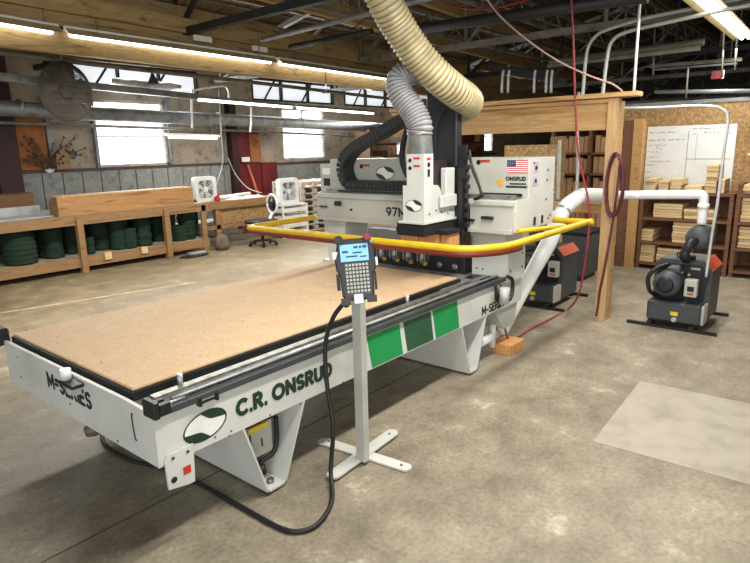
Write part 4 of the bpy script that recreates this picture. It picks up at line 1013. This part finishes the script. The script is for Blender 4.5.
# long wooden box on bench
LB = thing('wooden_box', 'long low wooden box with wavy grain lying on the workbench', 'box', (5.3, 9.95, BZ))
wv = wood('wavy_ply', (176, 132, 84), (118, 78, 42), 0, s=.8)
x0, x1 = 4.03, 6.5
build('front_board', MB().bbox(x0, x1, 9.79, 9.82, BZ+.001, 1.235, .003), wv, LB)
build('end_board', MB().prism([(x0, 9.82, BZ+.001), (x0, 10.1, BZ+.001), (x0, 10.12, 1.12), (x0, 9.98, 1.23), (x0, 9.82, 1.235)], (.03, 0, 0)), BENCHW, LB)
build('end_board', MB().box(x1-.03, x1, 9.82, 10.1, BZ+.001, 1.2), BENCHW, LB)
build('lid', MB().box(x0, x1, 9.79, 10.12, 1.2355, 1.25), OSBD, LB)
# grey trough/rail left of box, small paper
tq = build('white_trough', MB().prism([(2.9, 9.95, BZ+.001), (2.9, 10.5, BZ+.001), (2.9, 10.5, 1.09), (2.9, 10.45, 1.09), (2.9, 10.45, BZ+.02), (2.9, 9.95, BZ+.02)], (1.12, 0, 0)), plain('trough_grey', (168, 170, 172), .5)); tag(tq, 'grey white metal channel lying on the bench left of the wooden box', 'channel')
bxx = build('cardboard_box', MB().bbox(3.2, 4.3, 11.32, 11.75, 0, 1.25, .02), wood('cardbrown', (122, 88, 56), (92, 62, 38), 0)); tag(bxx, 'brown rounded crate behind the bench at the left edge', 'crate')
# box fan
def box_fan(name, c, s, nrm_y, lab, th=.12, grp=None):
    cx, cy, cz = c; F = thing(name, lab, 'fan', (cx, cy, cz), grp)
    h = s/2; P = []
    for (sx, sz) in ((1, 1), (-1, 1), (-1, -1), (1, -1)):
        for k in range(5):
            a0 = math.atan2(sz, sx)-PI/4+k*PI/8; P.append((cx+sx*(h-.07)+.07*math.cos(a0), cz+h+sz*(h-.07)+.07*math.sin(a0)))
    n = len(P); fm = MB(); inn = []
    for k in range(n):
        a = math.atan2(P[k][1]-(cz+h), P[k][0]-cx); inn.append((cx+h*.86*math.cos(a), cz+h+h*.86*math.sin(a)))
    vs = [(x, cy, z) for x, z in P]+[(x, cy, z) for x, z in inn]+[(x, cy+th, z) for x, z in P]+[(x, cy+th, z) for x, z in inn]
    fs = []
    for k in range(n):
        j = (k+1) % n; fs += [(k, j, j+n, k+n), (k+2*n, k+3*n, j+3*n, j+2*n), (k, k+2*n, j+2*n, j), (k+n, j+n, j+3*n, k+3*n)]
    fm.add(vs, fs); build('frame', fm, PVC, F)
    gr = MB()
    for q in (.2, .4, .6, .8): gr.tube([(cx+h*q*math.cos(t), cy+.004, cz+h+h*q*math.sin(t)) for t in [2*PI*k/20 for k in range(21)]], .003, 5)
    for k in range(12): t = 2*PI*k/12; gr.rod((cx+.04*math.cos(t), cy+.004, cz+h+.04*math.sin(t)), (cx+h*.87*math.cos(t), cy+.004, cz+h+h*.87*math.sin(t)), .0025, 5)
    build('grille', gr, PVC, F)
    bl = MB()
    for k in range(5):
        t = 2*PI*k/5; pts = [(cx+rr*math.cos(t+o), cy+.04+dz, cz+h+rr*math.sin(t+o)) for rr, o, dz in ((.04, -.3, .02), (h*.8, -.1, .03), (h*.8, .55, 0), (.04, .4, 0))]
        bl.prism(pts, (0, .004, 0))
    bld = build('blade', bl, plain('fan_blade', (188, 196, 204), .4), F); build('hub', MB().rod((cx, cy+.0, cz+h), (cx, cy+.08, cz+h), .055, 16), PVC, F)
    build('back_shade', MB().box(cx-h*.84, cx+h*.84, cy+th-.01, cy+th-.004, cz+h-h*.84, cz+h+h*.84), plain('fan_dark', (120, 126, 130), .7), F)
box_fan('box_fan', (7.08, 10.2, .902), .50, -1, 'white square box fan standing on the workbench right of the wooden box')
# second bench section (desk) with osb front
DB = thing('work_table', 'timber table with OSB front panel at the right end of the long workbench', 'table', (7.6, 10.3, 0))
build('table_top', MB().box(6.8, 8.75, 9.95, 11.2, .86, .90), BENCHW, DB)
build('front_panel', MB().box(7.15, 8.6, 10.0, 10.02, .44, .855), OSBM, DB)
build('rail', MB().box(6.8, 8.75, 9.93, 9.97, .36, .44).box(6.76, 8.75, 9.91, 9.95, .76, .86), BENCHW, DB)
for (x, y) in ((7.12, 9.93), (8.65, 9.95), (7.12, 11.0), (8.65, 11.0)): build('leg', MB().box(x-.05, x+.05, y, y+.1, 0, .86), BENCHW, DB)
# clutter on benches
def clutter(name, mb, mat, lab, cat, g=None): return tag(build(name, mb, mat), lab, cat, g)
clutter('black_cup', MB().lathe((7.25, 10.3, .901), [(.04, 0), (.055, .22), (.05, .22)], 14), BLACK, 'black cup on the table right of the white box fan', 'cup')
clutter('paper_roll', MB().rod((7.5, 10.4, .94), (8.6, 10.75, .94), .038, 12), PAPER, 'long white paper roll lying across the table with the OSB front', 'paper roll')
clutter('cloth_heap', MB().add(*(lambda n: ([(7.6+.9*i/n+random.uniform(-.02, .02), 10.05+.35*j/4, .903+(.07*random.random() if 0 < i < n and 0 < j < 4 else 0)) for i in range(n+1) for j in range(5)], [(i*5+j, i*5+j+1, (i+1)*5+j+1, (i+1)*5+j) for i in range(n) for j in range(4)]))(10)), PAPER, 'crumpled white sheets heaped on the table with the OSB front', 'papers')
clutter('red_tool', MB().bbox(7.2, 7.3, 10.05, 10.15, .901, 1.0, .02).rod((7.2, 10.1, .96), (7.28, 10.02, 1.06), .02, 8), LABR, 'small red power tool on the bench below the box fan', 'tool')
clutter('tool_tray', MB().bbox(6.25+.3, 6.7, 10.0, 10.2, BZ+.001, BZ+.06, .01).rod((6.6, 10.05, BZ+.07), (6.72, 10.2, BZ+.08), .02, 8), DGREY, 'dark tray of tools in front of the box fan', 'tray')
clutter('orange_pole', MB().rod((9.75, 11.5, .0), (9.45, 11.8, 1.55), .03, 8), plain('orange_pole', (196, 92, 50), .5), 'orange pole leaning against the maroon door', 'pole')
sk = clutter('plastic_bag', MB().lathe((6.93, 9.62, 0), [(.0, 0), (.12, .01), (.15, .09), (.13, .2), (.09, .27), (.03, .3), (0, .31)], 16), plain('bag_brown', (112, 98, 80), .8, var=.3, bump=.5), 'dusty brown plastic sack on the floor at the end of the workbench', 'sack')
clutter('white_bucket', MB().lathe((7.6, 10.5, 0), [(.11, 0), (.14, .3), (.15, .3), (.15, .32), (.13, .32)], 18), PVC, 'white bucket on the floor under the table', 'bucket')
clutter('power_cord_heap', MB().tube([Vector((6.0+.16*math.cos(k*.7)+k*.008, 9.4+.1*math.sin(k*.7), .015+.006*(k % 3))) for k in range(40)], .012, 6), RUB, 'tangle of black cord on the floor below the right bay of the workbench', 'cord')
clutter('floor_tool', MB().bbox(6.1, 6.45, 9.45, 9.58, .0, .07, .02), ALU, 'small silver tool on the floor in front of the workbench', 'tool')
clutter('white_sheets', MB().bbox(7.2, 8.6, 11.25, 11.8, 0, .35, .02), PAPER, 'stack of white sheets on the floor behind the table', 'sheets')
# chair
CH = thing('office_chair', 'black office chair with mesh back beside the table with the OSB front', 'chair', (7.7, 9.3, 0))
cx, cy = 7.7, 9.3
for k in range(5):
    t = 2*PI*k/5+.3; e_ = Vector((cx+.27*math.cos(t), cy+.27*math.sin(t), .08)); lg = build('leg', MB().beam((cx, cy, .12), e_, .05, .03), BLACK, CH)
    build('caster', MB().rod(e_+Vector((0, -.015, -.045)), e_+Vector((0, .015, -.045)), .035, 10), BLACK, lg)
build('column', MB().rod((cx, cy, .1), (cx, cy, .45), .03, 10), BLACK, CH)
build('seat', MB().bbox(cx-.26, cx+.26, cy-.25, cy+.25, .45, .53, .03), BLACK, CH)
fr = MB().tube([Vector((cx+.3, cy+.15*math.cos(t), .82+.19*math.sin(t))) for t in [2*PI*k/20 for k in range(21)]], .022, 8).beam((cx+.2, cy, .5), (cx+.3, cy, .65), .06, .03)
bk = build('backrest', fr, PVC, CH, label='white rimmed mesh backrest'); build('mesh', MB().lathe((cx+.3, cy, .82), [(0, 0), (.145, .002), (.145, .008)], 20, 'x'), BLACK, bk)
# pallet crates white
def white_rack(x0, x1, y0, y1, z0, nrow, lab, name='pallet_stack'):
    R = thing(name, lab, 'pallets', ((x0+x1)/2, (y0+y1)/2, z0))
    for k in range(nrow):
        z = z0+k*.145; g = MB()
        for j in range(6): yy = x0+(x1-x0-.09)*j/5; g.box(yy, yy+.09, y0, y1, z+.115, z+.135)
        for j in range(3): q = y0+(y1-y0-.06)*j/2; g.box(x0, x1, q, q+.06, z+.02, z+.115) if j else [g.box(x0+(x1-x0-.12)*m/4, x0+(x1-x0-.12)*m/4+.12, q, q+.06, z+.02, z+.115) for m in range(5)]
        g.box(x0, x1, y0, y1, z, z+.02)
        build('pallet', g, wood('pallet_white%d' % random.randint(0, 9999), (214, 206, 190), (176, 160, 136), 0), R)
white_rack(9.5, 11.2, 10.0, 11.0, 0, 8, 'pile of pale pallets behind the left end of the gantry')
box_fan('box_fan', (8.86, 9.7, .72), .56, -1, 'second white box fan standing in front of the pale pallets behind the gantry')
tbl = thing('fan_table', 'small pale slatted crate that the second box fan stands on', 'crate', (8.86, 9.75, 0))
for k in range(4): build('slat', MB().box(8.55, 9.3, 9.64, 9.9, k*.17+.04, k*.17+.13), PAPER, tbl)
for x in (8.55, 9.26): build('corner_post', MB().box(x, x+.04, 9.605, 9.639, 0, .718), PAPER, tbl)
build('top', MB().box(8.55, 9.3, 9.6, 9.92, .70, .719), PAPER, tbl)
white_rack(12.2, 15.0, 9.0, 10.2, 0, 9, 'tall pile of pale pallets far behind the gantry')
# distant shelving behind gantry (seen between gantry and header)
FS = thing('storage_rack', 'distant brown storage rack full of goods behind the gantry and cable chain', 'rack', (17.5, 11.2, 0))
build('frame', MB().box(13.2, 19.8, 11.0, 11.06, 1.3, 1.36).box(13.2, 19.8, 11.0, 11.06, 1.95, 2.0).box(13.2, 13.3, 11, 11.6, 0, 2.4).box(19.7, 19.8, 11, 11.6, 0, 2.4).box(16.4, 16.5, 11, 11.6, 0, 2.4), DARKW, FS)
for z in (.6, 1.3, 1.95): build('shelf_board', MB().box(13.2, 19.8, 11.06, 11.6, z, z+.05), DARKW, FS)
random.seed(9)
for z, zl in ((.65, 'lowest'), (1.36, 'middle'), (2.01, 'top')):
    x = 13.4
    while x < 19.3:
        w_ = random.uniform(.25, .55); 
        if not (16.3 < x < 16.55 or 16.3 < x+w_ < 16.6):
            o = build('stored_box', MB().bbox(x, x+w_*.9, 11.1, 11.5, z, z+random.uniform(.25, .5), .01), random.choice([OSBM, DARKW, PAPER, DOORR, LUMB, DGREY]))
            tag(o, 'small box on the %s shelf of the distant storage rack' % zl, 'box', 'boxes on the %s distant shelf' % zl)
        x += w_

# ================================================================ CEILING THINGS
def fixture(a, b_, w_, ntube, lab, grp, tm, zdrop=.35, refl=True, sec=None, lightw=30, house=None, tr=.019):
    a = Vector(a); b_ = Vector(b_); d = (b_-a).normalized(); side = d.cross(Vector((0, 0, 1))).normalized(); L_ = (b_-a).length
    F = thing('fluorescent_fixture', lab, 'light fixture', (a+b_)/2, grp)
    hb_ = MB(); c0, c1 = a+Vector((0, 0, .05)), b_+Vector((0, 0, .05)); hb_.beam(c0, c1, .10, .05)
    build('housing', hb_, house or PAPER, F)
    if refl:
        rf = MB()
        for s_ in (-1, 1):
            p = [a+side*s_*.05+Vector((0, 0, .045)), a+side*s_*w_/2+Vector((0, 0, -.02)), b_+side*s_*w_/2+Vector((0, 0, -.02)), b_+side*s_*.05+Vector((0, 0, .045))]
            rf.prism(p, (0, 0, .006))
        build('reflector', rf, plain('reflector_cream', (176, 160, 118), .5), F)
    for k in range(ntube):
        o = side*((k-(ntube-1)/2)*.085)
        n_ = max(1, int(round(L_/2.5))) if sec is None else sec
        for j in range(n_):
            p0 = a+(b_-a)*(j/n_)+d*.06+o; p1_ = a+(b_-a)*((j+1)/n_)-d*.06+o
            build('tube', MB().rod(p0, p1_, tr, 10), tm, F)
    for t in (.12, .88): p = a.lerp(b_, t)+Vector((0, 0, .075)); build('hanger', MB().rod(p, p+Vector((0, 0, zdrop)), .007, 6), DSTEEL, F)
    ld = bpy.data.lights.new('lamp', 'AREA'); ld.shape = 'RECTANGLE'; ld.size = L_; ld.size_y = .2; ld.energy = lightw; ld.color = (1, .96, .88)
    lo = bpy.data.objects.new('lamp', ld); C.objects.link(lo); lo.location = Vector((0, 0, -.24))
    ang = math.atan2(d.y, d.x); lo.rotation_euler = (0, 0, ang); lo.parent = F
    return F
R1 = [at(-60, 13, Z=3.2), at(62, 33, Z=3.2), at(276, 62.5, Z=3.2), at(398, 80, Z=3.2)]
names1 = ['nearest bright strip light at the upper left corner', 'long bright strip light in the middle of the upper left row', 'far strip light of the first row, ending behind the grey hose']
R1[1:] = R1[1:]
for i in range(3):
    dd = (R1[i+1]-R1[i]).normalized()
    fixture(R1[i]+dd*.02, R1[i+1]-dd*.06, .22, 1, names1[i], 'first row of strip lights', TUBE, .16, True, 1, 130 if i else 90, tr=.034)
a0, a1, a2, a3 = at(-20, 79, Z=2.85), at(196, 99.5, Z=2.85), at(293, 107.5, Z=2.85), at(374, 113.5, Z=2.85)
fixture(a1, a2, .22, 1, 'lit strip light of the second row left of the far window', 'second row of strip lights', TUBE2, .4, False, 1, 35, GALV, tr=.028)
fixture(a2+(a3-a2)*.03, a3, .22, 1, 'lit strip light of the second row right of the far window', 'second row of strip lights', TUBE2, .4, False, 1, 35, GALV, tr=.032)
o = build('cable_channel', MB().beam(a0+Vector((0,0,.05)), a1+Vector((0,0,.05)), .12, .10), GALV); tag(o, 'unlit galvanised channel continuing the second row of lights to the left', 'channel')
fixture(at(166, 137, Y=11.0), at(219, 138.5, Y=11.0), .2, 1, 'short strip light hanging low before the left wall between the windows', 'low strip light', emit('tube_dim', (250, 246, 220), 1.3), .5, False, 1, 8, tr=.03)
fixture(at(655, -45, Z=3.3), at(746, 38, Z=3.3), .30, 2, 'double tube strip light at the upper right corner', 'right strip light', TUBE, .6, True, 1, 130, GALV, tr=.03)
fixture(Vector((1.6, 1.44, 3.3)), Vector((4.4, 1.44, 3.3)), .30, 2, 'unseen double tube strip light added above the open floor to brighten the router', 'right strip light', TUBE, .6, True, 1, 150, GALV, tr=.03)  # added out of view to brighten the router, board and floor
struct('trim_18', MB().beam(at(490, 66, X=9.05), at(566, 82, X=9.05), .1, .09), BSTEEL)
o = fixture(at(650, 70, X=10.5), at(742, 63, X=10.5), .12, 1, 'dim unlit strip fixture in the dark roof above the whiteboard', 'unlit fixtures', GALV, .8, False, 1, 0, DSTEEL)
# big spiral duct + thin pipe along the left wall
dp = [at(-30, 106, Y=11.2), at(60, 112, Y=11.2), at(160, 117, Y=11.2), at(260, 121.5, Y=11.2), at(345, 126, Y=11.2), at(400, 128.5, Y=11.2)]
du = build('round_duct', MB().tube(dp, .13, 16), GALV); tag(du, 'long grey round duct running along the left wall in front of the windows', 'duct')
for px in (18, 82, 218, 300):
    p = at(px, 106+px*.057, Y=11.2); build('duct_joint', MB().tube([p, p+Vector((.05, 0, 0))], .138, 16), STEEL, du)
tp_ = build('wall_pipe', MB().tube([at(-20, 122, Y=11.6), at(100, 126, Y=11.6), at(245, 131, Y=11.6), at(330, 135, Y=11.6), at(420, 139, Y=11.6)], .03, 8), DSTEEL); tag(tp_, 'thin dark pipe running below the round duct on the left wall', 'pipe')
tp_ = build('roof_pipe', MB().tube([at(-20, 50, Y=8.8), at(100, 65, Y=8.9), at(250, 82, Y=9.0), at(400, 100, Y=9.2)], .035, 8), DSTEEL); tag(tp_, 'thin dark pipe running under the roof between the two light rows', 'pipe')
# truss-hung horizontal bars near the top
def bar(a, b_, r, m, lab, cat='pipe', name='roof_pipe'): 
    o = build(name, MB().tube([a, b_], r, 10), m); return tag(o, lab, cat)
bar(at(262, 40, X=5.2), at(455, -8, X=5.2), .028, GALV, 'pale conduit crossing under the roof left of the cream hose')
bar(at(290, 47, X=5.9), at(372, 31, X=5.9), .035, BSTEEL, 'short black bar under the roof left of the cream hose', 'bar')
bar(at(405, 31, X=6.2), at(648, -4, X=6.2), .06, BSTEEL, 'thick black pipe crossing the roof right of the cream hose')
bar(at(550, 62, X=9.4), at(704, 42, X=9.4), .05, plain('brownpipe', (92, 84, 70), .5), 'brown pipe in the dark roof above the pine header end')
bar(at(548, 66, X=9.0), at(700, 48, X=9.0), .03, DSTEEL, 'thin steel pipe beneath the brown pipe in the roof')
bar(at(655, 92, X=9.9), at(760, 93-2, X=9.9), .03, GALV, 'pale pipe along the top of the OSB wall')
for (px, y0_, y1_, yy_, lab) in ((214, 8, 40, 6.7, 'thin chain over the long strip light'), (258, 18, 60, 6.9, 'thin chain above the joint of the long strip lights'), (325, -5, 92, 7.3, 'long thin rod crossing the far strip light'), (361, 36, 68, 7.2, 'short thin rod above the far strip light')):
    bar(at(px, y0_, Y=yy_), at(px+1, y1_, Y=yy_), .008, DSTEEL, lab, 'rod', 'hanger_rod')
for (px, y0_, y1_, lab) in ((653, 27, 75, 'left thin rod hanging in the dark roof above the whiteboard'), (722, 20, 78, 'thin rod hanging beside the exit sign'), (686, 68, 98, 'short rod hanging just above the OSB wall'), (735, 38, 70, 'rightmost thin rod hanging beneath the double tube light')):
    bar(at(px+2, y0_, X=9.4), at(px, y1_, X=9.4), .012, DSTEEL, lab, 'rod', 'hanger_rod')
coil('electrical_cord', [at(372, 10, X=6.5), at(345, 32, X=6.6), at(300, 24, X=6.7), at(268, 45, X=6.8), at(250, 62, X=6.9)], .008, RUB, 'thin black cord sagging under the roof left of the cream hose', 'cord')
coil('red_air_line', [at(445, 4, X=6.4), at(470, 9, X=6.4), at(500, 7, X=6.4), at(540, -4, X=6.4)], .012, REDH, 'red air line sagging along the roof right of the cream hose', 'hose')
coil('electrical_cord', [at(228, 158, Y=11.7), at(236, 175, Y=11.7), at(248, 188, Y=11.2), at(262, 193, Y=10.9)], .012, CONDM, 'pale cord sagging from the left wall to the table with the OSB front', 'cord')
# exit box
ex = build('exit_sign', MB().bbox(10.0, 10.06, at(722, 75, X=10).y, at(711, 75, X=10).y, at(716, 79, X=10).z, at(716, 71, X=10).z, .005), DOORR); tag(ex, 'small red and white exit sign hanging in the dark roof at the right', 'sign')
build('white_edge', MB().box(9.99, 10.0, at(724, 75, X=10).y, at(722, 75, X=10).y, at(716, 79, X=10).z, at(716, 71, X=10).z), PAPER, ex)
# caged ceiling fan (mesh drum, dusty)
cf = at(66, 92, Y=8.8)
CF = thing('caged_fan', 'big dusty round cage fan hanging from the roof at the upper left', 'fan', cf+Vector((0, 0, .5)))
cg = MB(); R_ = .36
for k in range(40):
    t = PI*k/40; P = [cf+Vector((R_*math.cos(u)*math.cos(t), R_*.45*math.cos(u)*math.sin(t), R_*1.12*math.sin(u))) for u in [2*PI*j/28 for j in range(29)]]
    cg.tube(P, .0045, 4, cap=False)
for k in range(1, 16):
    u = -PI/2+PI*k/16; P = [cf+Vector((R_*math.cos(u)*math.cos(t), R_*.45*math.cos(u)*math.sin(t), R_*1.12*math.sin(u))) for t in [2*PI*j/28 for j in range(29)]]
    cg.tube(P, .0045, 4, cap=False)
DUSTY = plain('dusty_wire', (86, 80, 72), .9)
build('cage', cg, DUSTY, CF)
build('motor', MB().lathe(cf, [(0, -.1), (.09, -.09), (.1, .05), (0, .1)], 14, 'y'), DUSTY, CF)
for k in range(4):
    t = PI/2*k+.4; a = Vector((math.cos(t), 0, math.sin(t))); b_ = Vector((-math.sin(t), .3, math.cos(t)))
    build('blade', MB().prism([cf+a*.08-b_*.05, cf+a*.3-b_*.1, cf+a*.32+b_*.1, cf+a*.08+b_*.05], (0, .004, 0)), DUSTY, CF)
build('hanger', MB().rod(cf+Vector((0, 0, .4)), cf+Vector((0, 0, 1.2)), .02, 8), DSTEEL, CF)
# vertical hanger rod and junction at light joint
bar(at(57, -10, Z=3.9), R1[1]+Vector((0, 0, .05)), .02, BSTEEL, 'dark rod hanging down to the joint between the first two strip lights', 'rod', 'hanger_rod')
pl = build('name_sign', MB().box(-.14, .14, -.005, .005, -.035, .035).rot(Matrix.Identity(3)), PAPER); pl.location = at(203, 41.5, Y=6.98); tag(pl, 'small white sign on the old beam above the long strip light', 'sign')
pl = build('name_sign', MB().box(-.14, .14, -.005, .005, -.035, .035), PAPER); pl.location = at(260, 51.5, Y=6.98); tag(pl, 'small pale tag on the old beam above the joint of the strip lights', 'sign')
# hazy plastic tarp bundles and lamp under skylights
tq = []
for (x0, x1, px, lab) in ((110, 180, 0, 'long'), (345, 385, 0, 'short')):
    a, b_ = at(x0, 81, Y=11.8), at(x1, 87, Y=11.8)
    P = [a.lerp(b_, k/10)+Vector((0, 0, -.05*math.sin(PI*k/10)+.02*random.random())) for k in range(11)]
    o = build('plastic_bundle', MB().tube(P, .1, 14, radii=[.06+.05*math.sin(PI*k/10)+.02*random.random() for k in range(11)]), PLASTIC); tag(o, lab+' grey bundle of plastic sheeting before the high windows', 'plastic sheeting')
lp = at(153, 80, Y=9.4)
o = build('pendant_lamp', MB().lathe(lp, [(.02, .16), (.03, .08), (.09, -.04), (.1, -.06), (.09, -.05)], 16).rod(lp+Vector((0, 0, .15)), lp+Vector((0, 0, .5)), .008, 6), DGREY); tag(o, 'small dark bell lamp hanging before the high windows', 'lamp')
# white conduit drop at left wall: frames
coil('white_conduit', [at(192, 128, Y=11.0), at(192, 95, Y=11.0), at(196, 90, Y=11.0), at(222, 86, Y=11.0), at(228, 90, Y=11.0), at(229, 98, Y=11.0)], .022, PVC, 'white conduit bent in a hoop above the low strip light', 'conduit')
coil('white_conduit', [at(251, 107, Y=10.8), at(251, 120, Y=10.8), at(250, 132, Y=10.8)], .02, PVC, 'white conduit dropping past the round duct to the maroon door', 'conduit')
coil('white_conduit', [at(219, 90, Y=10.6), at(221, 130, Y=10.6), at(223, 160, Y=10.6), at(219, 178, Y=10.6), at(213, 193, Y=10.4)], .014, GALV, 'thin pale cord hanging in front of the left wall down to the fan', 'cord')
sb_ = build('outlet_box', MB().bbox(-.12, .12, -.05, 0, -.06, .06, .01), PVC); sb_.location = at(246, 162, Y=11.8); tag(sb_, 'white twin outlet box on the maroon door', 'outlet')
build('socket', MB().rod((-.06, -.055, 0), (-.06, -.05, 0), .03, 10).rod((.06, -.055, 0), (.06, -.05, 0), .03, 10), INKW, sb_)
sb_ = build('outlet_box', MB().lathe((0, 0, 0), [(.03, -.03), (.09, -.03), (.09, 0), (.03, 0)], 14, 'y'), PVC); sb_.location = at(50, 173, Y=11.9); tag(sb_, 'small round white outlet under the orange plywood on the left wall', 'outlet')
# dried plant and birdhouse on ledge
pb_ = build('cardboard_house', MB().prism([(-.13, 0, 0), (.13, 0, 0), (.13, 0, .26), (.0, 0, .38), (-.13, 0, .26)], (0, .05, 0)), wood('cardh', (150, 118, 84), (120, 88, 58), 0)); pb_.location = at(64, 168, Y=11.86)+Vector((0, 0, 0)); pb_.location.z = 1.622; tag(pb_, 'small brown house shaped board on the wall ledge', 'board')
random.seed(21); dpn = MB()
for k in range(26):
    a = Vector((random.uniform(-.1, .1), 0, 0)); e_ = Vector((random.uniform(-.45, .75), random.uniform(-.05, .0), random.uniform(.05, .6))); dpn.tube([a, a.lerp(e_, .5)+Vector((0, 0, .05)), e_], .007, 4)
    for m in range(3): q = a.lerp(e_, .5+.25*m); dpn.lathe(q, [(0, -.03), (.03, 0), (0, .03)], 6)
dpo = build('dried_plant', dpn, plain('dried_brown', (88, 66, 48), .9, var=.3)); dpo.location = at(58, 168, Y=11.84); dpo.location.z = 1.625; tag(dpo, 'dried brown twigs spread on the wall ledge beside the first window', 'plant')

# ================================================================ LIGHT
wld = bpy.data.worlds.new('World'); bpy.context.scene.world = wld; wld.use_nodes = True
bgn = wld.node_tree.nodes['Background']; bgn.inputs['Color'].default_value = (.86, .93, 1.0, 1); bgn.inputs['Strength'].default_value = 1.0
def area(name, loc, rot, sx, sy, e, col=(1, 1, 1)):
    ld = bpy.data.lights.new(name, 'AREA'); ld.shape = 'RECTANGLE'; ld.size = sx; ld.size_y = sy; ld.energy = e; ld.color = col
    o = bpy.data.objects.new(name, ld); C.objects.link(o); o.location = loc; o.rotation_euler = rot; return o
for a, b_ in WX: area('window_daylight', ((a+b_)/2, 11.85, 2.3), (-PI/2, 0, 0), 1.5, 1.3, 90, (.92, .96, 1))
for a, b_ in holes: area('skylight_daylight', ((a+b_)/2, 11.85, 3.38), (-PI/2, 0, 0), b_-a, .5, 60, (.92, .96, 1))
# open bay door behind and to the right of the viewer
area('bay_door_daylight', (-3.5, -3.5, 2.2), (math.radians(80), 0, math.radians(-48)), 5, 3.6, 330, (1, .98, .94))

cam = bpy.data.cameras.new('camera'); co = bpy.data.objects.new('camera', cam); C.objects.link(co)
cam.sensor_width = 36; cam.lens = FPX/750*36; cam.clip_end = 200; cam.clip_start = .05
m = Matrix((RR, UU, -_F)).transposed().to_4x4(); m.translation = CAM; co.matrix_world = m
bpy.context.scene.camera = co
vs_ = bpy.context.scene.view_settings
bpy.context.scene.display_settings.display_device = 'sRGB'
vs_.view_transform = 'Standard'; vs_.look = 'None'; vs_.gamma = 1; vs_.exposure = 0.0; vs_.use_curve_mapping = False
